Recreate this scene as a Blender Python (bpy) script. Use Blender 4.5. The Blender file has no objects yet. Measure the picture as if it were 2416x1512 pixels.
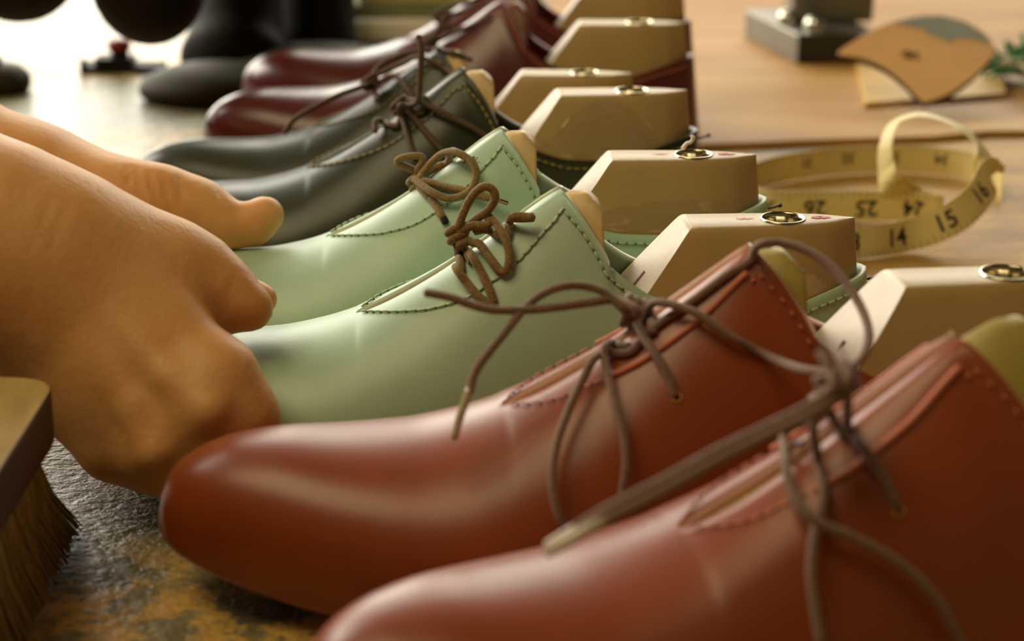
import bpy, bmesh, math, random
import numpy as np
from mathutils import Vector, Matrix
from mathutils.bvhtree import BVHTree

random.seed(7)
rng = np.random.default_rng(7)
sc = bpy.context.scene

# ------------------------------------------------------------------ camera
F_PX, CX, CY = 4500.0, 1208.0, 756.0
PITCH = math.radians(18.6)
CAM_H = 0.2535
cam_data = bpy.data.cameras.new('camera')
cam = bpy.data.objects.new('camera', cam_data)
sc.collection.objects.link(cam)
cam.location = (0, 0, CAM_H)
cam.rotation_euler = (math.pi / 2 - PITCH, 0, 0)
cam_data.sensor_width = 36.0
cam_data.lens = F_PX / 2416 * 36.0
cam_data.clip_start = 0.02
cam_data.clip_end = 50
cam_data.dof.use_dof = True
cam_data.dof.focus_distance = 0.655
cam_data.dof.aperture_fstop = 9.5
cam_data.dof.aperture_blades = 0
sc.camera = cam

# ------------------------------------------------------------------ view, world, lights
sc.view_settings.view_transform = 'Standard'
sc.view_settings.look = 'None'
sc.view_settings.gamma = 1
sc.view_settings.use_curve_mapping = False
sc.view_settings.exposure = -0.15
world = bpy.data.worlds.new('world')
sc.world = world
world.use_nodes = True
world.node_tree.nodes['Background'].inputs[0].default_value = (0.95, 0.72, 0.42, 1)
world.node_tree.nodes['Background'].inputs[1].default_value = 0.14


def area(name, loc, target, size, size_y, power, color):
    ld = bpy.data.lights.new(name, 'AREA')
    ld.shape = 'RECTANGLE'
    ld.size, ld.size_y = size, size_y
    ld.energy = power
    ld.color = color
    o = bpy.data.objects.new(name, ld)
    sc.collection.objects.link(o)
    o.location = loc
    d = Vector(target) - Vector(loc)
    o.rotation_euler = d.to_track_quat('-Z', 'Y').to_euler()
    return o


# ceiling lamp over the bench near the camera, daylight from the windows to the left
area('ceiling_lamp', (-0.55, 0.25, 1.35), (0.0, 0.72, 0), 0.9, 0.7, 10.0, (1.0, 0.82, 0.46))
area('window_daylight', (-1.55, 1.75, 0.95), (-0.05, 0.65, 0.05), 0.9, 0.9, 38.0, (1.0, 0.93, 0.80))

# ------------------------------------------------------------------ helpers
C0 = np.array([0, 0, CAM_H])
FW = np.array([0, math.cos(PITCH), -math.sin(PITCH)])
UP = np.array([0, math.sin(PITCH), math.cos(PITCH)])
RT = np.array([1.0, 0, 0])


def ray(px, py):
    return FW + (px - CX) / F_PX * RT - (py - CY) / F_PX * UP


def P(px, py, d):
    return C0 + d * ray(px, py)


def T(px, py, z=0.0):
    r = ray(px, py)
    return C0 + r * ((z - CAM_H) / r[2])


def pchip(xs, ys, x):
    xs, ys, x = np.asarray(xs, float), np.asarray(ys, float), np.asarray(x, float)
    h = np.diff(xs)
    dl = np.diff(ys) / h
    m = np.zeros_like(ys)
    for i in range(1, len(xs) - 1):
        if dl[i - 1] * dl[i] > 0:
            w1, w2 = 2 * h[i] + h[i - 1], h[i] + 2 * h[i - 1]
            m[i] = (w1 + w2) / (w1 / dl[i - 1] + w2 / dl[i])
    m[0], m[-1] = dl[0], dl[-1]
    k = np.clip(np.searchsorted(xs, x) - 1, 0, len(xs) - 2)
    t = np.clip((x - xs[k]) / h[k], 0, 1)
    return (ys[k] * (1 + 2 * t) * (1 - t) ** 2 + h[k] * m[k] * t * (1 - t) ** 2
            + ys[k + 1] * t * t * (3 - 2 * t) + h[k] * m[k + 1] * t * t * (t - 1))


def mesh_obj(name, verts, faces, mats, parent=None, smooth=True, fmat=None):
    """links verts/faces (in the parent's local space) as ONE mesh object"""
    me = bpy.data.meshes.new(name)
    me.from_pydata([tuple(map(float, v)) for v in verts], [], [tuple(f) for f in faces])
    for m in (mats if isinstance(mats, (list, tuple)) else [mats]):
        me.materials.append(m)
    if fmat is not None:
        me.polygons.foreach_set('material_index', fmat)
    me.polygons.foreach_set('use_smooth', [smooth] * len(me.polygons))
    me.update()
    o = bpy.data.objects.new(name, me)
    sc.collection.objects.link(o)
    if parent is not None:
        o.parent = parent
    return o


def bm_obj(name, bm, mats, parent=None, smooth=True):
    bmesh.ops.recalc_face_normals(bm, faces=bm.faces)
    me = bpy.data.meshes.new(name)
    bm.to_mesh(me)
    bm.free()
    for m in (mats if isinstance(mats, (list, tuple)) else [mats]):
        me.materials.append(m)
    me.polygons.foreach_set('use_smooth', [smooth] * len(me.polygons))
    o = bpy.data.objects.new(name, me)
    sc.collection.objects.link(o)
    if parent is not None:
        o.parent = parent
    return o


def tag(o, label, cat, group=None, kind=None):
    o['label'] = label
    if cat:
        o['category'] = cat
    if group:
        o['group'] = group
    if kind:
        o['kind'] = kind
    return o


def empty(name, loc=(0, 0, 0), rz=0.0):
    o = bpy.data.objects.new(name, None)
    o.empty_display_size = 0.02
    sc.collection.objects.link(o)
    o.location = loc
    o.rotation_euler = (0, 0, rz)
    return o


def struct(o):
    o['kind'] = 'structure'
    return o


def wm(o):
    """an object's matrix before the depsgraph has run"""
    m = Matrix.LocRotScale(o.location, o.rotation_euler, o.scale)
    return m


def box(bm, lo, hi, bevel=0.0, seg=2, mat=None):
    r = bmesh.ops.create_cube(bm, size=1)
    vs = r['verts']
    for v in vs:
        v.co = Vector([(lo[i] + hi[i]) / 2 + v.co[i] * (hi[i] - lo[i]) for i in range(3)])
    if bevel > 0:
        es = list({e for v in vs for e in v.link_edges})
        bmesh.ops.bevel(bm, geom=es, offset=bevel, segments=seg, affect='EDGES', profile=0.5)


def prism(outline, z0, z1, bevel=0.0, xf=None):
    """vertical prism over a 2D outline, as a bmesh"""
    bm = bmesh.new()
    vs = [bm.verts.new((x, y, z0)) for x, y in outline]
    f = bm.faces.new(vs)
    r = bmesh.ops.extrude_face_region(bm, geom=[f])
    for v in r['geom']:
        if isinstance(v, bmesh.types.BMVert):
            v.co.z = z1
    if bevel > 0:
        es = [e for e in bm.edges if abs(e.verts[0].co.z - e.verts[1].co.z) < 1e-7]
        bmesh.ops.bevel(bm, geom=es, offset=bevel, segments=2, affect='EDGES', profile=0.5)
    if xf is not None:
        bmesh.ops.transform(bm, matrix=xf, verts=bm.verts)
    return bm


def catmull(pts, n=8, closed=False):
    p = np.asarray(pts, float)
    if len(p) < 3 and not closed:
        return np.array([p[0] + (p[-1] - p[0]) * t for t in np.linspace(0, 1, n + 1)])
    if closed:
        q = np.vstack([p[-1], p, p[0], p[1]])
    else:
        q = np.vstack([2 * p[0] - p[1], p, 2 * p[-1] - p[-2]])
    out = []
    t = np.linspace(0, 1, n, endpoint=False)[:, None]
    for i in range(1, len(q) - 2):
        a, b, c, d = q[i - 1], q[i], q[i + 1], q[i + 2]
        out.append(0.5 * ((2 * b) + (c - a) * t + (2 * a - 5 * b + 4 * c - d) * t ** 2 + (3 * b - a - 3 * c + d) * t ** 3))
    out = np.vstack(out)
    if not closed:
        out = np.vstack([out, p[-1]])
    return out


class Soup:
    """collects tubes and other pieces of ONE part's mesh"""
    def __init__(self):
        self.v, self.f, self.m = [], [], []

    def add(self, v, f, m=0):
        k = len(self.v)
        self.v.extend([tuple(map(float, q)) for q in v])
        self.f.extend([tuple(i + k for i in q) for q in f])
        self.m.extend([m] * len(f))

    def tube(self, path, r, seg=10, caps=True, m=0, flat=None):
        p = np.asarray(path, float)
        n = len(p)
        rr = np.full(n, r) if np.isscalar(r) else np.interp(np.linspace(0, 1, n), np.linspace(0, 1, len(r)), r)
        tg = np.gradient(p, axis=0)
        tg /= np.linalg.norm(tg, axis=1)[:, None] + 1e-12
        a = np.array([0, 0, 1.0]) if abs(tg[0][2]) < 0.9 else np.array([1.0, 0, 0])
        u = np.cross(tg[0], a)
        u /= np.linalg.norm(u)
        vs = []
        ang = np.linspace(0, 2 * math.pi, seg, endpoint=False)
        for i in range(n):
            u = u - tg[i] * np.dot(u, tg[i])
            u /= np.linalg.norm(u) + 1e-12
            w = np.cross(tg[i], u)
            for t in ang:
                vs.append(p[i] + rr[i] * (math.cos(t) * u + math.sin(t) * w))
        fs = []
        for i in range(n - 1):
            for j in range(seg):
                fs.append((i * seg + j, i * seg + (j + 1) % seg, (i + 1) * seg + (j + 1) % seg, (i + 1) * seg + j))
        if caps:
            k = len(vs)
            vs += [p[0] - tg[0] * rr[0] * 0.6, p[-1] + tg[-1] * rr[-1] * 0.6]
            for j in range(seg):
                fs.append((k, (j + 1) % seg, j))
                b = (n - 1) * seg
                fs.append((k + 1, b + j, b + (j + 1) % seg))
        self.add(vs, fs, m)

    def ball(self, c, r, m=0, seg=10, rings=6, sc3=(1, 1, 1)):
        vs, fs = [], []
        for i in range(rings + 1):
            th = math.pi * i / rings
            for j in range(seg):
                ph = 2 * math.pi * j / seg
                vs.append((c[0] + r * sc3[0] * math.sin(th) * math.cos(ph), c[1] + r * sc3[1] * math.sin(th) * math.sin(ph), c[2] + r * sc3[2] * math.cos(th)))
        for i in range(rings):
            for j in range(seg):
                fs.append((i * seg + j, (i + 1) * seg + j, (i + 1) * seg + (j + 1) % seg, i * seg + (j + 1) % seg))
        self.add(vs, fs, m)

    def lathe(self, prof, axis_o=(0, 0, 0), seg=32, m=0, M=None):
        """revolve [(r,z)] about z, optional matrix"""
        vs, fs = [], []
        for r, z in prof:
            for j in range(seg):
                a = 2 * math.pi * j / seg
                vs.append((axis_o[0] + r * math.cos(a), axis_o[1] + r * math.sin(a), axis_o[2] + z))
        for i in range(len(prof) - 1):
            for j in range(seg):
                fs.append((i * seg + j, i * seg + (j + 1) % seg, (i + 1) * seg + (j + 1) % seg, (i + 1) * seg + j))
        if M is not None:
            vs = [tuple(M @ Vector(v)) for v in vs]
        self.add(vs, fs, m)

    def build(self, name, mats, parent=None, inv=None, smooth=True):
        v = self.v
        if inv is not None:
            A = np.array(inv)
            q = np.asarray(v) @ A[:3, :3].T + A[:3, 3]
            v = q
        return mesh_obj(name, v, self.f, mats, parent, smooth, self.m)


# ------------------------------------------------------------------ materials
def lin(c):
    return tuple(((v / 255) / 12.92 if v / 255 <= 0.04045 else ((v / 255 + 0.055) / 1.055) ** 2.4) for v in c) + (1.0,)


def nodes(name):
    m = bpy.data.materials.new(name)
    m.use_nodes = True
    return m, m.node_tree.nodes, m.node_tree.links, m.node_tree.nodes['Principled BSDF']


def ramp(ns, stops):
    r = ns.new('ShaderNodeValToRGB')
    el = r.color_ramp.elements
    while len(el) < len(stops):
        el.new(0.5)
    for e, (p, c) in zip(el, stops):
        e.position = p
        e.color = c
    return r


def noise(ns, ls, scale, detail=4, rough=0.55, coord='Object', stretch=None):
    tc = ns.new('ShaderNodeTexCoord')
    mp = ns.new('ShaderNodeMapping')
    if stretch:
        mp.inputs['Scale'].default_value = stretch
    nz = ns.new('ShaderNodeTexNoise')
    nz.inputs['Scale'].default_value = scale
    nz.inputs['Detail'].default_value = detail
    nz.inputs['Roughness'].default_value = rough
    ls.new(tc.outputs[coord], mp.inputs['Vector'])
    ls.new(mp.outputs['Vector'], nz.inputs['Vector'])
    return nz


def mat(name, rgb, rough=0.5, var=0.12, scale=60, bump=0.0, bscale=400, metal=0.0, coat=0.0, crough=0.2, spec=0.5, stretch=None, sss=0.0, sheen=0.0):
    m, ns, ls, b = nodes(name)
    c = lin(rgb)
    nz = noise(ns, ls, scale, stretch=stretch)
    lo = tuple(v * (1 - var) for v in c[:3]) + (1,)
    hi = tuple(min(1, v * (1 + var)) for v in c[:3]) + (1,)
    r = ramp(ns, [(0.3, lo), (0.7, hi)])
    ls.new(nz.outputs['Fac'], r.inputs['Fac'])
    ls.new(r.outputs['Color'], b.inputs['Base Color'])
    b.inputs['Roughness'].default_value = rough
    b.inputs['Metallic'].default_value = metal
    b.inputs['Specular IOR Level'].default_value = spec
    b.inputs['Coat Weight'].default_value = coat
    b.inputs['Coat Roughness'].default_value = crough
    if sheen:
        b.inputs['Sheen Weight'].default_value = sheen
    if sss:
        b.inputs['Subsurface Weight'].default_value = sss
        b.inputs['Subsurface Radius'].default_value = (0.006, 0.0025, 0.0012)
        b.inputs['Subsurface Scale'].default_value = 1.0
    if bump:
        n2 = noise(ns, ls, bscale, detail=3, stretch=stretch)
        bp = ns.new('ShaderNodeBump')
        bp.inputs['Strength'].default_value = bump
        bp.inputs['Distance'].default_value = 0.001
        ls.new(n2.outputs['Fac'], bp.inputs['Height'])
        ls.new(bp.outputs['Normal'], b.inputs['Normal'])
    return m


M = {}
M['mint'] = mat('mint_leather', (168, 196, 168), 0.44, 0.05, 40, 0.06, 900, spec=0.5, coat=0.12, crough=0.3)
M['mint_edge'] = mat('mint_leather_edge', (206, 214, 192), 0.38, 0.05)  # cut edge whitened to carry the highlight that runs along it
M['dark'] = mat('dark_green_leather', (44, 48, 27), 0.32, 0.1, 40, 0.05, 900, coat=0.0, crough=0.3, spec=0.38)
M['dark_edge'] = mat('dark_green_leather_edge', (90, 96, 84), 0.4, 0.1)
M['burgundy'] = mat('burgundy_leather', (88, 24, 14), 0.28, 0.1, 40, 0.04, 900, coat=0.2, crough=0.3)
M['burgundy_edge'] = mat('burgundy_leather_edge', (120, 60, 55), 0.4, 0.1)
M['red'] = mat('chestnut_red_leather', (142, 64, 20), 0.36, 0.08, 30, 0.05, 800, coat=0.12, crough=0.3)
M['red_edge'] = mat('chestnut_red_leather_edge', (214, 168, 150), 0.35, 0.05)  # pale cut edge, with the window's reflection put into its colour
M['tongue_tan'] = mat('tan_tongue_leather', (208, 176, 118), 0.5, 0.08, 60, 0.06, 700)
M['tongue_brown'] = mat('brown_tongue_leather', (112, 58, 22), 0.5, 0.1, 60)
M['tongue_olive'] = mat('olive_tongue_leather', (168, 148, 72), 0.5, 0.06, 60, 0.05, 700)
M['sole'] = mat('insole_leather', (120, 86, 50), 0.6, 0.1)
M['last'] = mat('tan_last_plastic', (176, 146, 92), 0.42, 0.07, 50, 0.08, 500, stretch=(1, 1, 0.25))
M['last_cut_lit'] = mat('lit_sawn_last_plastic', (232, 218, 204), 0.6, 0.04, 200, 0.15, 1200)  # sawn front face whitened: the window light on it is in the colour
M['slot'] = mat('dark_slot', (96, 66, 30), 0.7)
M['sleeve'] = mat('chrome_sleeve', (190, 180, 150), 0.16, 0.05, metal=1.0)
M['hole'] = mat('dark_hole', (14, 11, 7), 0.8)
M['redink'] = mat('red_ink', (196, 22, 10), 0.6)
M['nail'] = mat('steel_nail', (70, 66, 60), 0.3, metal=1.0)
M['lace_tan'] = mat('tan_brown_cord', (132, 106, 54), 0.8, 0.3, 900, 0.5, 1800, sheen=0.3)
M['lace_brown'] = mat('brown_cord', (124, 92, 70), 0.75, 0.25, 900, 0.5, 1800, sheen=0.3)
M['lace_dark'] = mat('dark_brown_cord', (86, 62, 38), 0.7, 0.25, 900, 0.5, 1800)
M['aglet_copper'] = mat('copper_aglet', (190, 140, 110), 0.25, metal=1.0)
M['aglet_clear'] = mat('pale_plastic_aglet', (190, 170, 140), 0.25, coat=0.5)
M['thread_mint'] = mat('mint_thread', (176, 196, 158), 0.6)
M['thread_gold'] = mat('ochre_thread', (150, 130, 60), 0.6)
M['thread_pink'] = mat('pink_thread', (206, 120, 92), 0.5)
M['hole_mint'] = mat('stitch_hole_in_mint', (104, 120, 86), 0.8)
M['eyelet'] = mat('raw_yellow_eyelet', (190, 130, 40), 0.6)

# ------------------------------------------------------------------ shoe shape
L = 0.26
_W = ([0, .0008, .0025, .006, .012, .022, .035, .05, .07, .085, .11, .14, .165, .19, .215, .232, .245, .253, .257, .2592, .26],
      [0, .0044, .0082, .0126, .0174, .0226, .0278, .0330, .0386, .0408, .0392, .0345, .0315, .0305, .0300, .0278, .0225, .0158, .0108, .0052, 0])
_ZT = ([0, .0008, .0025, .006, .012, .022, .035, .05, .065, .08, .095, .115, .14, .156, .175, .26],
       [.024, .0290, .0333, .0375, .0415, .0447, .0460, .0457, .0462, .0490, .0545, .0650, .0825, .0935, .1000, .1000])
_ZB = ([0, .0008, .0025, .006, .012, .022, .035, .05, .08, .12, .16, .2, .26],
       [.024, .0200, .0178, .0160, .0140, .0112, .0082, .0058, .0030, .0045, .0050, .0030, .0026])
_N = ([0, .05, .09, .13, .16, .18, .26], [2.3, 2.2, 1.9, 1.6, 1.4, 1.3, 1.3])
_Mx = ([0, .05, .09, .13, .16, .18, .26], [2.1, 2.1, 1.9, 1.65, 1.5, 1.5, 1.5])
_TOP = ([.156, .1615, .167, .169, .175, .181, .19, .2, .22, .242, .26],
        [.0945, .0874, .0785, .0745, .0690, .0650, .0610, .0585, .0580, .0625, .0660])
S_TH, S_PK = 0.0905, 0.156


def sec(s):
    w, zt, zb = pchip(*_W, s), pchip(*_ZT, s), pchip(*_ZB, s)
    n, m = np.interp(s, *_N), np.interp(s, *_Mx)
    zw = zb + min((zt - zb) * 0.40, 0.0175)
    return float(w), float(zt), float(zb), float(zw), float(n), float(m)


def lean(s, z):
    k = min(max((s - 0.19) / 0.07, 0), 1)
    k = k * k * (3 - 2 * k)
    return -0.006 * k * max(z - 0.022, 0) / 0.06 - 0.004 * k * max(0.022 - z, 0) / 0.02


def half_section(s, inset=0.0):
    """(y,z) polyline from the feather edge up to the ridge"""
    w, zt, zb, zw, n, m = sec(s)
    w = max(w - inset, 0.0)
    zt = max(zt - inset, zw + 1e-4)
    pts = []
    for a in np.linspace(-math.pi / 2, 0, 7)[:-1]:
        pts.append((w * (0.86 + 0.14 * math.cos(a)), zw + (zw - zb) * math.sin(a)))
    for a in np.linspace(0, math.pi / 2, 40):
        pts.append((w * max(math.cos(a), 0) ** (2 / n), zw + (zt - zw) * math.sin(a) ** (2 / m)))
    pts[-1] = (0.0, zt)
    return np.array(pts)


def clip_z(pts, zmax):
    if pts[-1][1] <= zmax:
        return pts
    out = [pts[0]]
    for a, b in zip(pts[:-1], pts[1:]):
        if b[1] >= zmax:
            t = (zmax - a[1]) / (b[1] - a[1] + 1e-12)
            out.append(a + (b - a) * t)
            break
        out.append(b)
    return np.array(out)


def arc(pts):
    return np.concatenate([[0], np.cumsum(np.linalg.norm(np.diff(pts, axis=0), axis=1))])


def resample(pts, k):
    a = arc(pts)
    t = np.linspace(0, a[-1], k)
    return np.stack([np.interp(t, a, pts[:, i]) for i in range(2)], 1)


def gap(s):
    if s <= S_TH or s > 0.17:
        return 0.0
    return float(pchip([S_TH, S_TH + .003, S_TH + .012, .13, S_PK, .17], [0, .0018, .0028, .0020, .0022, .0024], s))


def upper_section(s, side, inset=0.0):
    p = half_section(s, inset)
    if s > S_PK:
        p = clip_z(p, float(pchip(*_TOP, s)))
    q = p.copy()
    g = gap(s)
    if g > 0:
        q[:, 0] = np.maximum(q[:, 0], 0) + g * np.clip((q[:, 1] - (q[-1, 1] - .012)) / .012, 0, 1) ** 2
    # the foot's outline is not symmetric: toe swings inwards
    q[:, 0] = side * q[:, 0]
    return q


def swing(s):
    return 0.004 * math.sin(min(s / 0.2, 1) * math.pi) - 0.003 * max(0, 1 - s / 0.06) ** 2


def to3(s, q, sw):
    return [(s + lean(s, z) - L / 2, y + sw * swing(s), z) for y, z in q]


def stations():
    a = list(0.03 * (1 - np.cos(np.linspace(0, math.pi / 2, 16))))
    a += list(np.linspace(0.03, 0.088, 18)[1:])
    a += list(np.linspace(0.088, S_TH, 3)[1:])
    a += list(S_TH + np.array([.0005, .0012, .002, .0035, .0055, .008]))
    a += list(np.linspace(S_TH + .0105, S_PK, 22))
    a += list(np.linspace(S_PK, 0.185, 26)[1:])
    a += list(np.linspace(0.185, 0.235, 16)[1:])
    a += list(0.235 + 0.025 * np.sin(np.linspace(0, math.pi / 2, 14))[1:])
    return a


def upper_mesh(sw):
    ss = stations()
    K = 34
    V, Fc = [], []
    for side in (-1, 1):
        k0 = len(V)
        for s in ss:
            V += to3(s, resample(upper_section(s, side), K), sw)
        for i in range(len(ss) - 1):
            for j in range(K - 1):
                f = (k0 + i * K + j, k0 + (i + 1) * K + j, k0 + (i + 1) * K + j + 1, k0 + i * K + j + 1)
                Fc.append(f if side < 0 else f[::-1])
    return V, Fc


def at_dist(s, side, dd, sw, out=0.0006):
    """surface point dd below the upper's edge at station s, and its outward normal"""
    p = upper_section(s, side)
    a = arc(p)
    def pt(t):
        return np.array([np.interp(t, a, p[:, 0]), np.interp(t, a, p[:, 1])])
    t = a[-1] - dd
    q, tn = pt(t), pt(min(t + .001, a[-1])) - pt(t - .001)
    nrm = np.array([tn[1], -tn[0]])
    nrm = nrm / (np.linalg.norm(nrm) + 1e-9)
    if nrm[0] * side < 0:
        nrm = -nrm
    q2 = q + nrm * out
    return np.array(to3(s, [q2], sw)[0]), np.array([0, nrm[0], nrm[1]])


def seam_path(side, sw, kind, ddk=1.25):
    """the stitch line beside the lacing edge and along the top line, as a dense list of (point, normal)"""
    out = []
    if kind in ('full', 'facing'):
        for s in np.linspace(0.0925, 0.1535, 90):
            dd = float(pchip([.0925, .098, .105, .114, .127, .138, .1535], [.0008, .0055, .0095, .0125, .0150, .0140, .0085], s)) * (1 + (ddk - 1) * min((s - .0925) / .02, 1))
            out.append(at_dist(s, side, dd, sw))
    if kind in ('full', 'back'):
        for s in np.concatenate([np.linspace(.1545, .185, 60), np.linspace(.185, .256, 80)[1:]]):
            dd = float(pchip([.1545, .158, .163, .175, .19, .256], [.0095, .0065, .0045, .0040, .0034, .0034], s))
            out.append(at_dist(s, side, dd, sw))
    return out


def seam_stitches(sp, path, pitch, length, r, mi, hole_mi=None):
    p = np.array([q for q, _ in path])
    nn = np.array([q for _, q in path])
    a = np.concatenate([[0], np.cumsum(np.linalg.norm(np.diff(p, axis=0), axis=1))])
    t = 0.0
    while t + length < a[-1]:
        tt = np.linspace(t, t + length, 5)
        seg = np.stack([np.interp(tt, a, p[:, i]) for i in range(3)], 1)
        sp.tube(seg, [r * .6, r, r, r, r * .6], seg=6, m=mi)
        if hole_mi is not None:
            tc = t + length + (pitch - length) * .5
            c = np.array([np.interp(tc, a, p[:, i]) for i in range(3)])
            sp.ball(c - 0.0004 * np.array([np.interp(tc, a, nn[:, i]) for i in range(3)]), r * 1.25, m=hole_mi, seg=6, rings=4)
        t += pitch


class Shoe:
    pass


SHOES = {}


def make_shoe(key, color, toe_px, d, yaw, scale, sw, label, group, tongue, seam, edge=.0018, ddk=1.25, tall=0.0):
    sh = Shoe()
    yaw = math.radians(yaw)
    toe = P(toe_px, 0, d)
    # toe tip sits at height .02: keep its px column and its distance along the view axis
    X = (toe_px - CX) / F_PX * d
    Y = (d - (CAM_H - 0.02 * scale) * math.sin(PITCH)) / math.cos(PITCH)
    c, s_ = math.cos(yaw), math.sin(yaw)
    cx, cy = X + L / 2 * scale * c, Y + L / 2 * scale * s_
    root = empty('shoe', (cx, cy, 0), yaw)
    root.scale = (scale,) * 3
    tag(root, label, 'shoe', group)
    V, Fc = upper_mesh(sw)
    bm = bmesh.new()
    bv = [bm.verts.new(v) for v in V]
    for f in Fc:
        try:
            bm.faces.new([bv[i] for i in f])
        except ValueError:
            pass
    bmesh.ops.remove_doubles(bm, verts=bm.verts, dist=2e-5)
    up = bm_obj('upper', bm, [M[color], M[color + '_edge']], root)
    so = up.modifiers.new('thickness', 'SOLIDIFY')
    so.thickness = edge
    so.offset = -1
    so.material_offset_rim = 1
    # insole plate that closes the bottom
    ss = [s for s in stations()]
    V, Fc = [], []
    for s in ss:
        w, zt, zb, *_ = sec(s)
        for side in (-1, 1):
            V += to3(s, [(side * max(w * .86 - .0012, 0), zb + .0006)], sw)
    for i in range(len(ss) - 1):
        Fc.append((2 * i, 2 * i + 2, 2 * i + 3, 2 * i + 1))
    so_ = mesh_obj('sole', V, Fc, M['sole'], root)
    md = so_.modifiers.new('thickness', 'SOLIDIFY')
    md.thickness = 0.0022
    md.offset = 0
    # tongue
    ss = np.concatenate([np.linspace(.084, .15, 30), np.linspace(.15, .1690 + tall, 18)[1:]])
    K = 21
    V, Fc = [], []
    for s in ss:
        hw = float(pchip([.084, .1, .14, .16, .167 + tall, .1690 + tall], [.010, .016, .0200, .0225, .0205, .0165], s))
        p = half_section(min(s, .1735), 0.0026 - (min(tall, .0016) * min(max((s - .150) / .012, 0), 1)))
        p = p[p[:, 0] <= hw + 1e-6] if (p[:, 0] <= hw).sum() > 2 else p[-6:]
        q = resample(np.array(p), K // 2 + 1)
        cap = .0925 + tall * .55 - .0045 * max(0, (s - .1625 - tall) / .0065) ** 2
        q[:, 1] = np.minimum(q[:, 1], cap)
        row = [(-y, z) for y, z in q] + [(y, z) for y, z in q[::-1][1:]]
        V += to3(s, row, sw)
    for i in range(len(ss) - 1):
        for j in range(K - 1):
            Fc.append((i * K + j, (i + 1) * K + j, (i + 1) * K + j + 1, i * K + j + 1))
    tg = mesh_obj('tongue', V, Fc, M[tongue], root)
    md = tg.modifiers.new('thickness', 'SOLIDIFY')
    md.thickness = 0.0018
    md.offset = -1
    # stitching
    sp = Soup()
    for side in (-1, 1):
        if seam == 'stitch':
            seam_stitches(sp, seam_path(side, sw, 'full', ddk), .0033, .0025, .00042, 0, 1)
        else:
            pth = seam_path(side, sw, 'facing', ddk)
            n = len(pth)
            sp.tube([q for q, _ in pth[int(n * .42):]], .0009, seg=8, m=0)
            seam_stitches(sp, pth[:int(n * .42)], .0036, .0026, .0003, 0, 1)
            seam_stitches(sp, seam_path(side, sw, 'back'), .0042, .0014, .0004, 0, None)
    th = {'mint': 'thread_mint', 'dark': 'thread_gold', 'burgundy': 'thread_pink', 'red': 'thread_pink'}[color]
    sp.build('stitching', [M[th], M['hole_' + color] if color == 'mint' else M['hole']], root)
    mw = wm(root)
    sh.root, sh.inv, sh.mw, sh.scale, sh.sw = root, mw.inverted(), mw, scale, sw
    vs = [mw @ v.co for v in up.data.vertices] + [mw @ v.co for v in tg.data.vertices]
    k = len(up.data.vertices)
    fs = [tuple(p.vertices) for p in up.data.polygons] + [tuple(i + k for i in p.vertices) for p in tg.data.polygons]
    sh.bvh = BVHTree.FromPolygons(vs, fs)
    SHOES[key] = sh
    return sh


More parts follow.
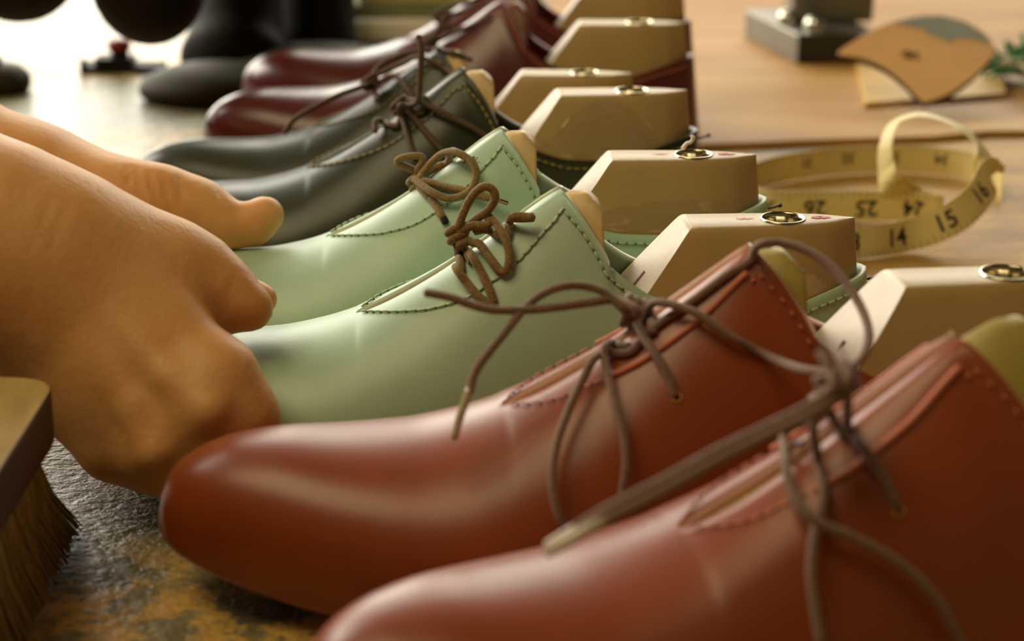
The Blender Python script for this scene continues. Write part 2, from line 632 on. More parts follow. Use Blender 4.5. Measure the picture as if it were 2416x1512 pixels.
def make_last(key, label, group, ink=False):
    """the hinged last's heel block that stands in the shoe: slanted sawn front, flat top with a metal sleeve"""
    sh = SHOES[key]
    root = empty('shoe_last', sh.root.location, sh.root.rotation_euler.z)
    root.scale = sh.root.scale
    tag(root, label, 'shoe last', group)
    ZT, S_F = 0.0825, 0.1965
    zs = [.008, .02, .03, .04, .05, .06, .068, .075, .0795, .0812, .0820, ZT]
    ins = [0, 0, 0, 0, 0, 0, 0, 0, 0, .0002, .0007, .0017]
    N = 40
    rows = []
    for z, e in zip(zs, ins):
        sf = S_F - (ZT - z) * .76 + e * .5
        se = .2568
        ss = sf + (se - sf) * np.sin(np.linspace(0, math.pi / 2, N))
        row = []
        for s in ss:
            p = half_section(s, 0.0040)
            # width at this height
            up_ = p[6:]
            y = float(np.interp(z, up_[:, 1], up_[:, 0])) if z >= up_[0, 1] else float(np.interp(z, p[:7, 1], p[:7, 0]))
            tail = min(max((se - s) / .012, 0), 1)
            y = max(y - e, 0) * (1 if s < se else 0)
            y = y * math.sqrt(max(1 - (1 - tail) ** 2, 0)) if z > .05 else y * math.sqrt(max(1 - (1 - tail) ** 2, 0))
            row.append((s, y, z))
        rows.append(row)
    V, Fc, fm = [], [], []
    R = 2 * N
    for row in rows:
        for s, y, z in row:
            V += to3(s, [(-y, z)], sh.sw)
        for s, y, z in row[::-1]:
            V += to3(s, [(y, z)], sh.sw)
    for i in range(len(rows) - 1):
        for j in range(R):
            a, b = i * R + j, i * R + (j + 1) % R
            Fc.append((a, b, b + R, a + R))
            fm.append(1 if j == R - 1 else 0)
    cx = .2275 - L / 2
    cyl = sh.sw * swing(.2275)
    bm = bmesh.new()
    tv = [bm.verts.new(V[(len(rows) - 1) * R + j]) for j in range(R)]
    hv = [bm.verts.new((cx + .0066 * math.cos(q), cyl + .0066 * math.sin(q), ZT)) for q in np.linspace(0, 2 * math.pi, 36, endpoint=False)]
    es = [bm.edges.new((vs_[j], vs_[(j + 1) % len(vs_)])) for vs_ in (tv, hv) for j in range(len(vs_)) if (vs_[j].co - vs_[(j + 1) % len(vs_)].co).length > 1e-9]
    r_ = bmesh.ops.triangle_fill(bm, use_beauty=True, edges=es)
    bm.verts.index_update()
    k0 = (len(rows) - 1) * R
    remap = {v.index: (k0 + v.index if v.index < R else len(V) + v.index - R) for v in bm.verts}
    capf = [[remap[v.index] for v in f.verts] if f.normal.z > 0 else [remap[v.index] for v in f.verts][::-1] for f in bm.faces]
    V += [tuple(v.co) for v in hv]
    bm.free()
    Fc += capf
    fm += [0] * len(capf)
    body = mesh_obj('block', V, Fc, [M['last'], M['last_cut_lit']], root, True, fm)
    bv = body.data
    # crisp corners along the front face and the top rim
    md = body.modifiers.new('corner', 'EDGE_SPLIT')
    md.split_angle = math.radians(38)
    # slot sawn down the front face
    def fpt(t, y, out):
        z = ZT - t * .76 if False else ZT - t
        s = S_F - (ZT - z) * .76
        return np.array(to3(s - out * .8, [(y, z + out * .6)], sh.sw)[0])
    sp = Soup()
    a, b = fpt(.017, 0, .0002), fpt(.045, 0, .0002)
    w = .0011
    sp.add([a + [0, -w, 0], a + [0, w, 0], b + [0, w, 0], b + [0, -w, 0]] + [q + np.array([.002, 0, -.001]) for q in (a + [0, -w, 0], a + [0, w, 0], b + [0, w, 0], b + [0, -w, 0])],
           [(0, 1, 2, 3), (0, 4, 5, 1), (1, 5, 6, 2), (2, 6, 7, 3), (3, 7, 4, 0), (4, 7, 6, 5)])
    sp.build('slot', M['slot'], root)
    # metal sleeve in the top: a flush ring around a dark bore
    sp = Soup()
    sp.lathe([(.0056, -.014), (.0060, -.004), (.0062, -.001), (.0065, .0003), (.0069, .0006), (.0073, .0004), (.0074, -.0006)], (cx, cyl, ZT), 36, 0)
    sl = sp.build('metal_sleeve', M['sleeve'], root)
    sp = Soup()
    sp.lathe([(.0001, -.012), (.0056, -.012)], (cx, cyl, ZT), 28, 0)
    sp.build('bore', M['hole'], sl)
    if ink:
        sp = Soup()
        for x0, x1, yy, ww in ((.0092, .0155, 0.0, .0010), (.0100, .0135, .0012, .0006), (-.0150, -.0092, .0005, .00045)):
            n = 8
            pts = [(cx + x0 + (x1 - x0) * t / n, cyl + yy + .0005 * math.sin(t * 2.1), ZT + .0002) for t in range(n + 1)]
            vs, fs = [], []
            for i, q in enumerate(pts):
                h = ww * (0.5 + .5 * math.sin(math.pi * min(max(i / n, .1), .95)))
                vs += [(q[0], q[1] - h, q[2]), (q[0], q[1] + h, q[2])]
            for i in range(n):
                fs.append((2 * i, 2 * i + 2, 2 * i + 3, 2 * i + 1))
            sp.add(vs, fs)
        sp.build('ink_mark', M['redink'], root)
    sh.last = root
    return root


SG = 'shoes in a row on the bench'
make_shoe('rn', 'red', 688, .449, 15.5, 1.075, 1, 'chestnut red leather shoe at the bottom edge, its heel out of the picture', SG, 'tongue_olive', 'line', .0026, .75, .008)
make_shoe('rf', 'red', 378, .548, 7, 1.085, -1, 'chestnut red leather lace-up shoe standing next to the mint pair, its whole toe in view', SG, 'tongue_olive', 'line', .0026, .75)
make_shoe('mb', 'mint', 180, .633, 4, 1.03, 1, 'mint green leather shoe next to the red pair, gripped by the nearer hand', SG, 'tongue_tan', 'stitch')
make_shoe('ma', 'mint', 211, .734, 1, 1.015, -1, 'mint green leather shoe next to the dark green pair', SG, 'tongue_tan', 'stitch')
make_shoe('df', 'dark', 219, .828, 4, 1.03, -1, 'dark green leather shoe next to the mint pair, behind the outstretched thumb', SG, 'tongue_tan', 'stitch', .0018, 1.0)
make_shoe('dr', 'dark', 315, .922, -3, .955, 1, 'dark green leather shoe next to the burgundy pair, its whole toe in view', SG, 'tongue_tan', 'stitch', .0018, 1.0)
make_shoe('bf', 'burgundy', 485, 1.022, -2, 1.015, 1, 'burgundy leather shoe half hidden behind the dark green pair', SG, 'tongue_brown', 'stitch', .0018, 1.0)
make_shoe('br', 'burgundy', 572, 1.13, -4, 1.03, -1, 'burgundy leather shoe at the far end of the row', SG, 'tongue_brown', 'stitch', .0018, 1.0)
LG = 'tan shoe lasts standing in the shoes'
make_last('rn', 'tan last in the nearest red shoe', LG)
make_last('rf', 'tan last with a wide white sawn front, in the red shoe beside the mint pair', LG)
make_last('mb', 'tan last in the mint shoe that stands next to the red pair', LG, True)
make_last('ma', 'tan last with a curled shaving on top, in the farther mint shoe', LG, True)
make_last('df', 'tan last with crinkled clear film on its side, in a dark green shoe', LG)
make_last('dr', 'tan last standing in the dark green shoe next to the burgundy pair', LG)
make_last('bf', 'tan last in the burgundy shoe next to the dark green pair', LG)
make_last('br', 'tan last in the farthest burgundy shoe, cut by the top edge', LG)
#--REST--
# ------------------------------------------------------------------ setting materials


def bench_material():
    m, ns, ls, b = nodes('worn_painted_bench_wood')
    geo = ns.new('ShaderNodeNewGeometry')
    sep = ns.new('ShaderNodeSeparateXYZ')
    ls.new(geo.outputs['Position'], sep.inputs[0])
    n1 = noise(ns, ls, 16, 10, 0.7)
    paint = ramp(ns, [(0.28, lin((54, 52, 36))), (0.45, lin((102, 96, 68))), (0.60, lin((146, 136, 100))), (0.78, lin((112, 96, 60)))])
    ls.new(n1.outputs['Fac'], paint.inputs['Fac'])
    # ochre flakes of an older coat
    n2 = noise(ns, ls, 38, 10, 0.75)
    fl = ramp(ns, [(0.46, (0, 0, 0, 1)), (0.52, (1, 1, 1, 1))])
    ls.new(n2.outputs['Fac'], fl.inputs['Fac'])
    n3 = noise(ns, ls, 5.5, 3, 0.5)
    fz = ramp(ns, [(0.42, (0.05, 0.05, 0.05, 1)), (0.62, (1, 1, 1, 1))])
    # most of the flaking is at the front edge of the bench
    fy = ns.new('ShaderNodeMath')
    fy.operation = 'MULTIPLY_ADD'
    fy.inputs[1].default_value = -3.0
    fy.inputs[2].default_value = 1.62
    ls.new(sep.outputs['Y'], fy.inputs[0])
    fc = ns.new('ShaderNodeMath')
    fc.operation = 'MINIMUM'
    fc.inputs[1].default_value = 0.22
    ls.new(fy.outputs[0], fc.inputs[0])
    fd = ns.new('ShaderNodeMath')
    fd.operation = 'MAXIMUM'
    fd.inputs[1].default_value = -0.04
    ls.new(fc.outputs[0], fd.inputs[0])
    fa = ns.new('ShaderNodeMath')
    fa.operation = 'ADD'
    ls.new(n3.outputs['Fac'], fa.inputs[0])
    ls.new(fd.outputs[0], fa.inputs[1])
    ls.new(fa.outputs[0], fz.inputs['Fac'])
    mul = ns.new('ShaderNodeMath')
    mul.operation = 'MULTIPLY'
    ls.new(fl.outputs['Color'], mul.inputs[0])
    ls.new(fz.outputs['Color'], mul.inputs[1])
    mx = ns.new('ShaderNodeMixRGB')
    mx.inputs['Color2'].default_value = lin((208, 164, 76))
    ls.new(mul.outputs[0], mx.inputs['Fac'])
    ls.new(paint.outputs['Color'], mx.inputs['Color1'])
    # bare tan wood towards the right-hand side of the bench
    n4 = noise(ns, ls, 6, 6, 0.6, stretch=(0.5, 1.6, 1))
    ad = ns.new('ShaderNodeMath')
    ad.operation = 'MULTIPLY_ADD'
    ad.inputs[1].default_value = 0.9
    ls.new(n4.outputs['Fac'], ad.inputs[0])
    ls.new(sep.outputs['X'], ad.inputs[2])
    wr = ramp(ns, [(0.50, (0, 0, 0, 1)), (0.60, (1, 1, 1, 1))])
    ls.new(ad.outputs[0], wr.inputs['Fac'])
    n5 = noise(ns, ls, 14, 8, 0.6, stretch=(0.35, 1.5, 1))
    wood = ramp(ns, [(0.3, lin((100, 78, 38))), (0.42, lin((164, 122, 56))), (0.55, lin((196, 152, 76))), (0.72, lin((124, 108, 68)))])
    ls.new(n5.outputs['Fac'], wood.inputs['Fac'])
    m2 = ns.new('ShaderNodeMixRGB')
    ls.new(wr.outputs['Color'], m2.inputs['Fac'])
    ls.new(mx.outputs['Color'], m2.inputs['Color1'])
    ls.new(wood.outputs['Color'], m2.inputs['Color2'])
    ls.new(m2.outputs['Color'], b.inputs['Base Color'])
    rr = ramp(ns, [(0.3, (0.22, 0.22, 0.22, 1)), (0.7, (0.42, 0.42, 0.42, 1))])
    ls.new(n1.outputs['Fac'], rr.inputs['Fac'])
    rm = ns.new('ShaderNodeMixRGB')
    rm.inputs['Color2'].default_value = (0.55, 0.55, 0.55, 1)
    ls.new(wr.outputs['Color'], rm.inputs['Fac'])
    ls.new(rr.outputs['Color'], rm.inputs['Color1'])
    ls.new(rm.outputs['Color'], b.inputs['Roughness'])
    b.inputs['Specular IOR Level'].default_value = 0.45
    # wrinkled paint
    w1 = noise(ns, ls, 120, 5, 0.65, stretch=(0.85, 1.15, 1))
    w2 = noise(ns, ls, 420, 3, 0.5, stretch=(0.7, 1.2, 1))
    sm = ns.new('ShaderNodeMath')
    sm.operation = 'MULTIPLY_ADD'
    sm.inputs[1].default_value = 0.35
    ls.new(w2.outputs['Fac'], sm.inputs[0])
    ls.new(w1.outputs['Fac'], sm.inputs[2])
    bp = ns.new('ShaderNodeBump')
    bp.inputs['Strength'].default_value = 0.9
    bp.inputs['Distance'].default_value = 0.0025
    ls.new(sm.outputs[0], bp.inputs['Height'])
    ls.new(bp.outputs['Normal'], b.inputs['Normal'])
    return m


def wood_material(name, dark, mid, light, scale=10, stretch=(0.25, 2.5, 1), rough=0.5, bump=0.15):
    m, ns, ls, b = nodes(name)
    n = noise(ns, ls, scale, 8, 0.6, stretch=stretch)
    r = ramp(ns, [(0.3, lin(dark)), (0.5, lin(mid)), (0.72, lin(light))])
    ls.new(n.outputs['Fac'], r.inputs['Fac'])
    ls.new(r.outputs['Color'], b.inputs['Base Color'])
    b.inputs['Roughness'].default_value = rough
    bp = ns.new('ShaderNodeBump')
    bp.inputs['Strength'].default_value = bump
    bp.inputs['Distance'].default_value = 0.001
    ls.new(n.outputs['Fac'], bp.inputs['Height'])
    ls.new(bp.outputs['Normal'], b.inputs['Normal'])
    return m


def skin_material():
    m, ns, ls, b = nodes('skin')
    n1 = noise(ns, ls, 28, 5, 0.6)
    r = ramp(ns, [(0.3, lin((204, 144, 84))), (0.5, lin((216, 160, 98))), (0.7, lin((226, 174, 112)))])
    ls.new(n1.outputs['Fac'], r.inputs['Fac'])
    ls.new(r.outputs['Color'], b.inputs['Base Color'])
    b.inputs['Roughness'].default_value = 0.5
    b.inputs['Specular IOR Level'].default_value = 0.35
    b.inputs['Subsurface Weight'].default_value = 0.25
    b.inputs['Subsurface Radius'].default_value = (0.008, 0.003, 0.0015)
    b.inputs['Subsurface Scale'].default_value = 0.6
    w = noise(ns, ls, 420, 4, 0.6)
    w2 = noise(ns, ls, 150, 4, 0.6, stretch=(1, 1, .4))
    sm = ns.new('ShaderNodeMath')
    sm.operation = 'ADD'
    ls.new(w.outputs['Fac'], sm.inputs[0])
    ls.new(w2.outputs['Fac'], sm.inputs[1])
    bp = ns.new('ShaderNodeBump')
    bp.inputs['Strength'].default_value = 0.22
    bp.inputs['Distance'].default_value = 0.0012
    ls.new(sm.outputs[0], bp.inputs['Height'])
    ls.new(bp.outputs['Normal'], b.inputs['Normal'])
    return m


def film_material():
    m, ns, ls, b = nodes('clear_film')
    out = ns['Material Output']
    tr = ns.new('ShaderNodeBsdfTransparent')
    tr.inputs[0].default_value = (0.93, 0.92, 0.88, 1)
    gl = ns.new('ShaderNodeBsdfGlossy')
    gl.inputs['Roughness'].default_value = 0.12
    n = noise(ns, ls, 60, 2, 0.5)
    bp = ns.new('ShaderNodeBump')
    bp.inputs['Strength'].default_value = 0.8
    bp.inputs['Distance'].default_value = 0.003
    ls.new(n.outputs['Fac'], bp.inputs['Height'])
    ls.new(bp.outputs['Normal'], gl.inputs['Normal'])
    mx = ns.new('ShaderNodeMixShader')
    mx.inputs[0].default_value = 0.10
    ls.new(tr.outputs[0], mx.inputs[1])
    ls.new(gl.outputs[0], mx.inputs[2])
    ls.new(mx.outputs[0], out.inputs['Surface'])
    return m


def emit(name, rgb, strength):
    m, ns, ls, b = nodes(name)
    b.inputs['Base Color'].default_value = (0.8, 0.8, 0.8, 1)
    b.inputs['Emission Color'].default_value = rgb + (1,)
    b.inputs['Emission Strength'].default_value = strength
    return m


M['bench'] = bench_material()
M['plywood'] = wood_material('light_tan_board', (150, 102, 40), (178, 130, 58), (196, 154, 84), 7, (0.3, 1.8, 1), 0.62, 0.08)
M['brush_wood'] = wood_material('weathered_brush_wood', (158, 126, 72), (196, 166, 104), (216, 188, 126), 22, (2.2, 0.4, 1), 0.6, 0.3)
M['brush_side'] = wood_material('dark_brown_wood', (52, 28, 12), (72, 38, 16), (90, 52, 24), 22, (2.2, 0.4, 1), 0.55, 0.2)
M['bristle'] = mat('tan_bristles', (172, 150, 98), 0.7, 0.35, 260, stretch=(1, 1, .08))
M['skin'] = skin_material()
M['nail_skin'] = mat('finger_nail', (214, 150, 112), 0.35, 0.04)
M['film'] = film_material()
M['iron'] = mat('dark_iron', (24, 20, 13), 0.6, 0.2, 30, 0.2, 300, spec=0.15)
M['olive_iron'] = mat('dark_olive_iron', (50, 46, 22), 0.6, 0.2, 30, 0.2, 300, spec=0.15)
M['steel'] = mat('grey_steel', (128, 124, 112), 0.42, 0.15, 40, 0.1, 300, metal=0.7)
M['steel_shade_side'] = mat('shaded_dark_steel', (60, 56, 48), 0.5, 0.2, 40, 0.1, 300, metal=0.4)  # shade put into the colour of the base's unlit faces
M['bright_steel'] = mat('bright_steel', (210, 205, 190), 0.2, metal=1.0)
M['leather_tan'] = mat('tan_board_leather', (206, 152, 66), 0.6, 0.06, 30, 0.06, 500)
M['leather_pale'] = mat('pale_tan_leather', (214, 172, 92), 0.6, 0.05, 30)
M['leather_core'] = mat('dark_cut_edge', (44, 32, 14), 0.8)
M['patch'] = mat('grey_green_patch', (120, 122, 98), 0.6, 0.08)
M['tape'] = mat('cream_yellow_tape', (228, 208, 138), 0.45, 0.05, 40)
M['tape_ink'] = mat('black_print', (34, 30, 20), 0.6)
M['wall'] = mat('dark_plaster', (92, 74, 50), 0.9, 0.1, 4)
M['floor'] = wood_material('dark_floor_boards', (48, 34, 20), (64, 46, 28), (80, 60, 38), 4, (0.3, 4, 1), 0.6)
M['frame'] = mat('white_window_frame', (190, 182, 165), 0.5)
M['redcap'] = mat('red_enamel', (130, 26, 16), 0.4)
M['cream'] = mat('cream_board', (252, 246, 222), 0.6, 0.05)
M['yellow_pad'] = mat('yellow_green_pad', (206, 198, 118), 0.6, 0.08)
M['grey_green'] = mat('grey_green_card', (138, 140, 104), 0.6, 0.08)
M['green'] = mat('green_thread', (48, 112, 50), 0.6, 0.2, 200)
M['pale_thread'] = mat('pale_thread', (200, 190, 160), 0.6, 0.1, 200)
M['shirt'] = mat('dark_cloth', (50, 46, 44), 0.9, 0.15, 80, 0.2, 300)
M['hair'] = mat('dark_hair', (34, 24, 16), 0.6, 0.3, 200)
M['lint'] = mat('purple_lint', (104, 58, 74), 0.9, 0.3, 300)
M['glass'] = emit('bright_daylight_pane', (1.0, 0.96, 0.82), 8.0)

# ------------------------------------------------------------------ room and bench
bm = bmesh.new()
box(bm, (-3.0, -1.5, -.95), (2.6, 3.0, -.9))
struct(bm_obj('floor', bm, M['floor'], smooth=False))
bm = bmesh.new()
WY = 2.70
WINS = [(-1.75, -.30, -.02, 1.35), (-.24, 1.25, .50, 1.50)]
xs = [-3.0] + [v for w in WINS for v in w[:2]] + [2.6]
for i in range(0, len(xs), 2):
    box(bm, (xs[i], WY, -.9), (xs[i + 1], WY + .12, 1.9))
for x0, x1, z0, z1 in WINS:
    box(bm, (x0, WY, -.9), (x1, WY + .12, z0))
    box(bm, (x0, WY, z1), (x1, WY + .12, 1.9))
struct(bm_obj('wall_back', bm, M['wall'], smooth=False))
bm = bmesh.new()
box(bm, (-3.12, -1.5, -.9), (-3.0, 3.0, 1.9))
struct(bm_obj('wall_left', bm, M['wall'], smooth=False))
bm = bmesh.new()
box(bm, (-3.0, -1.5, 1.9), (2.6, 3.0, 1.98))
struct(bm_obj('ceiling', bm, M['wall'], smooth=False))
for k, (x0, x1, z0, z1) in enumerate(WINS):
    bm = bmesh.new()
    xm = (x0 + x1) / 2
    for lo, hi in (((x0, WY + .02, z0), (x0 + .04, WY + .09, z1)), ((x1 - .04, WY + .02, z0), (x1, WY + .09, z1)),
                   ((x0 + .04, WY + .02, z1 - .04), (x1 - .04, WY + .09, z1)), ((x0 + .04, WY + .02, z0), (x1 - .04, WY + .09, z0 + .04)),
                   ((xm - .018, WY + .03, z0 + .04), (xm + .018, WY + .08, z1 - .04))):
        box(bm, lo, hi, .004)
    wf = struct(bm_obj('window_%d' % (k + 1), bm, M['frame'], smooth=False))
    bm = bmesh.new()
    box(bm, (x0 + .03, WY + .05, z0 + .02), (x1 - .03, WY + .056, z1 - .03))
    bm_obj('pane', bm, M['glass'], wf, smooth=False)

bench = empty('workbench', (0.2, 1.0, 0))
tag(bench, 'worn wooden workbench with dark peeling paint that carries the row of shoes', 'workbench')
bm = bmesh.new()
box(bm, (-.655, -.95, -.045), (1.0, .95, 0), .002)
bm_obj('tabletop', bm, M['bench'], bench, smooth=False)
for x in (-.60, .94):
    for y in (-.88, .88):
        bm = bmesh.new()
        box(bm, (x - .04, y - .04, -.9), (x + .04, y + .04, -.045), .003)
        bm_obj('leg', bm, M['brush_side'], bench, smooth=False)

# light board lying on the right-hand part of the bench
e = [T(1560, 362)[:2], T(1660, 356)[:2], T(1760, 352)[:2], T(1900, 346)[:2], T(2050, 341)[:2], T(2200, 336)[:2], T(2330, 324)[:2], T(2520, 322)[:2]]
ol = [tuple(q) for q in e] + [(.85, e[-1][1]), (.85, 1.93), (.03, 1.93), (.03, e[0][1])]
tag(bm_obj('board', prism(ol, 0.0, .004, .0008), M['plywood'], smooth=False), 'light tan wooden board lying flat on the bench behind the tape measure', 'board')
BZ = .004
# ------------------------------------------------------------------ laces


def lace_path(sh, pts, D, n=10, r_=.0013, free=False):
    """control points (px, py, lift[, depth]) -> points in the world: a ray that meets the shoe lands on it and is lifted off it, else it runs at depth D"""
    out = []
    for p in pts:
        r = ray(p[0], p[1])
        if len(p) > 3 and p[3]:
            out.append(P(p[0], p[1], p[3]))
            continue
        hit, nrm, _, dist = sh.bvh.ray_cast(Vector(C0), Vector(r).normalized())
        if hit is not None:
            nv = Vector(nrm)
            if nv.dot(Vector(r)) > 0:
                nv = -nv
            out.append(np.array(hit + nv * p[2]))
        else:
            out.append(P(p[0], p[1], D - p[2]))
    path = catmull(out, n)
    # cords lie on the leather: push anything that dips into the shoe back out
    m = len(path)
    for i in range(m):
        if free and i >= m - 5:
            break
        v = path[i] - C0
        ln = np.linalg.norm(v)
        hit, nrm, _, dist = sh.bvh.ray_cast(Vector(C0), Vector(v / ln))
        if hit is not None and dist < ln + r_ * 1.05:
            cs = max(abs(nrm.dot(Vector(v / ln))), .35)
            path[i] = C0 + v / ln * (dist - r_ * 1.05 / cs)
    return path


def lace(key, strands, D, r, material, knot=None, tips=()):
    sh = SHOES[key]
    sp = Soup()
    for st in strands:
        rr = r
        pts = st
        fr = len(st[-1]) > 2 and st[-1][2] <= .0011
        if isinstance(st, dict):
            rr, pts = st['r'], st['p']
        sp.tube(lace_path(sh, pts, D, 10, rr, fr), rr, seg=10)
    if knot:
        kx, ky, lift, rad, turns, dirx, diry = knot
        c = lace_path(sh, [(kx, ky, lift), (kx + 1, ky, lift), (kx + 2, ky, lift)], D, 2)[0]
        ax = dirx * RT + diry * (-UP)
        ax = ax / np.linalg.norm(ax)
        u = np.cross(ax, FW)
        u /= np.linalg.norm(u)
        w = np.cross(ax, u)
        t = np.linspace(0, turns * 2 * math.pi, int(turns * 22))
        off = (t / t[-1] - .5) * 2 * r * 1.9 * (turns - 0.0)
        pth = np.array([c + ax * o * .5 + rad * (math.cos(a) * u + math.sin(a) * w * .85) for a, o in zip(t, off)])
        sp.tube(pth, r, seg=10)
        sp.ball(c, rad * .95, seg=12, rings=8)
    o = sp.build('lace', M[material], sh.root, sh.inv)
    for (pts, rr, mm) in tips:
        s2 = Soup()
        s2.tube(lace_path(sh, pts, D, 6), rr, seg=10)
        s2.build('lace_tip', M[mm], o, sh.inv)
    return o


def eyelet(key, px, py, r, mats):
    sh = SHOES[key]
    p = lace_path(sh, [(px, py, .0003), (px + 2, py, .0003), (px, py + 2, .0003)], .6, 1)
    hit, nrm, _, _ = sh.bvh.ray_cast(Vector(C0), Vector(ray(px, py)).normalized())
    if hit is None:
        return
    if nrm.dot(Vector(ray(px, py))) > 0:
        nrm = -nrm
    q = nrm.to_track_quat('Z', 'Y').to_matrix().to_4x4()
    q.translation = hit
    sp = Soup()
    sp.lathe([(r * 1.5, -.0003), (r * 1.45, .0004), (r * 1.15, .0007), (r * .8, .0003)], seg=18, m=0, M=q)
    sp.lathe([(r * .82, .00035), (.00001, .0003)], seg=18, m=1, M=q)
    sp.build('eyelet', [M[mats[0]], M[mats[1]]], sh.root, sh.inv)


R1 = .00145
# mint shoe next to the red pair
lace('mb', [
    [(1085, 552, .004), (1084, 528, .006), (1101, 485, .007), (1121, 455, .008), (1144, 440, .009), (1164, 449, .009), (1167, 472, .008), (1150, 498, .006), (1126, 515, .005), (1104, 534, .004)],
    [(1078, 548, .005), (1115, 533, .006), (1150, 531, .007), (1181, 541, .006), (1201, 571, .005), (1209, 604, .004), (1203, 637, .003), (1187, 646, .002), (1167, 624, .003), (1146, 594, .004), (1115, 572, .005), (1084, 560, .004)],
    [(1120, 545, .004), (1150, 542, .004), (1181, 538, .004), (1224, 533, .005), (1271, 529, .006)],
    [(1078, 575, .003), (1077, 614, .004), (1088, 648, .004), (1110, 680, .003), (1136, 708, .002), (1163, 722, .001)],
    [(1090, 575, .004), (1104, 594, .004), (1124, 616, .004), (1143, 654, .003), (1158, 690, .002), (1166, 716, .001)],
], .625, R1, 'lace_tan', knot=(1080, 556, .003, .0028, 2.3, .3, 1.0),
    tips=[([(1222, 533, .005), (1246, 531, .0055), (1271, 529, .006)], R1 * 1.12, 'lace_tan')])
# mint shoe next to the dark pair
lace('ma', [
    [(1000, 416, .004), (985, 405, .004), (969, 398, .004), (941, 386, .005), (942, 376, .006), (966, 369, .007), (993, 369, .007), (997, 383, .007), (987, 400, .006), (990, 420, .005)],
    [(1004, 440, .004), (1012, 428, .004), (1036, 408, .005), (1066, 390, .006), (1098, 384, .007), (1123, 396, .006), (1131, 422, .005), (1119, 452, .004), (1095, 471, .004), (1062, 478, .004), (1029, 468, .005), (995, 444, .005)],
    [(1008, 408, .004), (1030, 394, .004), (1056, 384, .004), (1084, 379, .005), (1108, 386, .006)],
    [(1000, 440, .003), (1016, 440, .003), (1055, 446, .002), (1095, 456, .003), (1140, 470, .004), (1168, 476, .005)],
    [(996, 450, .002), (1010, 464, .0015), (1026, 480, .001), (1039, 503, .001), (1051, 524, .001)],
], .72, R1, 'lace_tan', knot=(988, 432, .003, .0031, 2.2, .45, .9),
    tips=[([(1160, 475, .005), (1178, 480, .005), (1196, 485, .005)], .0008, 'aglet_copper'),
          ([(1044, 512, .001), (1048, 518, .001), (1053, 528, .001)], R1 * .9, 'hole')])
# red shoe next to the mint pair
RR = .00125
lace('rf', [
    [(1505, 745, .005), (1498, 728, .006), (1449, 708, .012, .53), (1391, 714, .02, .527), (1317, 724, .02, .525), (1244, 731, .02, .524), (1170, 731, .02, .523), (1121, 722, .02, .523), (1063, 702, .02, .523), (1004, 690, .02, .524)],
    [(1500, 760, .005), (1479, 738, .008, .53), (1430, 692, .01, .53), (1381, 675, .01, .53), (1332, 675, .01, .528), (1283, 692, .01, .527), (1239, 726, .01, .525), (1195, 780, .01, .52), (1151, 834, .01, .516), (1121, 878, .01, .514), (1107, 925, .01, .512)],
    [(1500, 775, .004), (1469, 805, .004), (1430, 864, .005), (1391, 922, .006), (1351, 1001, .007), (1317, 1084, .008), (1303, 1162, .008), (1312, 1225, .007), (1337, 1262, .005)],
    [(1470, 790, .004), (1448, 834, .004), (1441, 878, .005), (1453, 952, .006), (1468, 1030, .006), (1470, 1099, .006), (1459, 1170, .005)],
    [(1515, 780, .003), (1530, 812, .003), (1552, 848, .003), (1580, 893, .002), (1592, 934, .0005)],
    [(1515, 760, .004), (1545, 742, .003), (1620, 692, .003), (1700, 632, .003), (1752, 590, .004), (1790, 578, .004, .525), (1850, 574, .004, .522), (1920, 600, .004, .518), (1985, 655, .004, .512), (2030, 722, .004, .505), (2050, 785, .004, .497), (2038, 838, .004, .49), (1998, 882, .004, .484)],
    [(1520, 752, .005), (1560, 744, .005), (1640, 752, .005), (1720, 800, .004), (1800, 842, .004), (1890, 870, .004, .497), (1965, 880, .004, .486)],
], .532, RR, 'lace_brown', knot=(1510, 758, .003, .0040, 2.6, .9, .35),
    tips=[([(1108, 918, .01, .512), (1088, 975, .01, .512), (1071, 1034, .01, .512)], RR * .9, 'aglet_clear')])
eyelet('rf', 1597, 938, .0011, ('eyelet', 'hole'))
# nearest red shoe
lace('rn', [
    [(1975, 900, .006), (1930, 945, .008, .432), (1817, 1003, .01, .428), (1691, 1064, .01, .424), (1565, 1134, .01, .42), (1439, 1198, .01, .417), (1357, 1248, .01, .415)],
    [(1980, 920, .005), (1930, 968, .008, .43), (1817, 1024, .01, .426), (1691, 1088, .01, .422), (1565, 1158, .01, .418), (1439, 1222, .01, .415), (1345, 1272, .01, .413)],
    [(1970, 930, .005), (1932, 980, .006), (1886, 1064, .006), (1872, 1127, .006), (1884, 1202, .006), (1924, 1253, .006), (2006, 1286, .006), (2100, 1334, .006), (2182, 1410, .006), (2250, 1520, .005)],
    [(1955, 940, .004), (1920, 1001, .004), (1938, 1095, .004), (1944, 1190, .004), (1918, 1284, .005), (1905, 1378, .005), (1918, 1520, .005)],
    [(1960, 975, .004), (1974, 1001, .003), (2024, 1051, .003), (2081, 1127, .002), (2112, 1192, .0005)],
    [(1935, 830, .008, .440), (1958, 870, .008), (1968, 930, .008), (1950, 985, .006)],
    [(1975, 828, .01, .446), (1996, 870, .008), (2000, 930, .007), (1975, 990, .005)],
], .445, RR, 'lace_brown', knot=(1975, 905, .004, .0042, 2.6, .25, 1.0),
    tips=[([(1440, 1197, .01, .417), (1360, 1247, .01, .415), (1290, 1290, .01, .414)], RR * .95, 'aglet_clear'),
          ([(1439, 1222, .01, .415), (1360, 1264, .01, .413), (1290, 1304, .01, .413)], RR * .95, 'aglet_clear')])
eyelet('rn', 2120, 1206, .0011, ('eyelet', 'hole'))
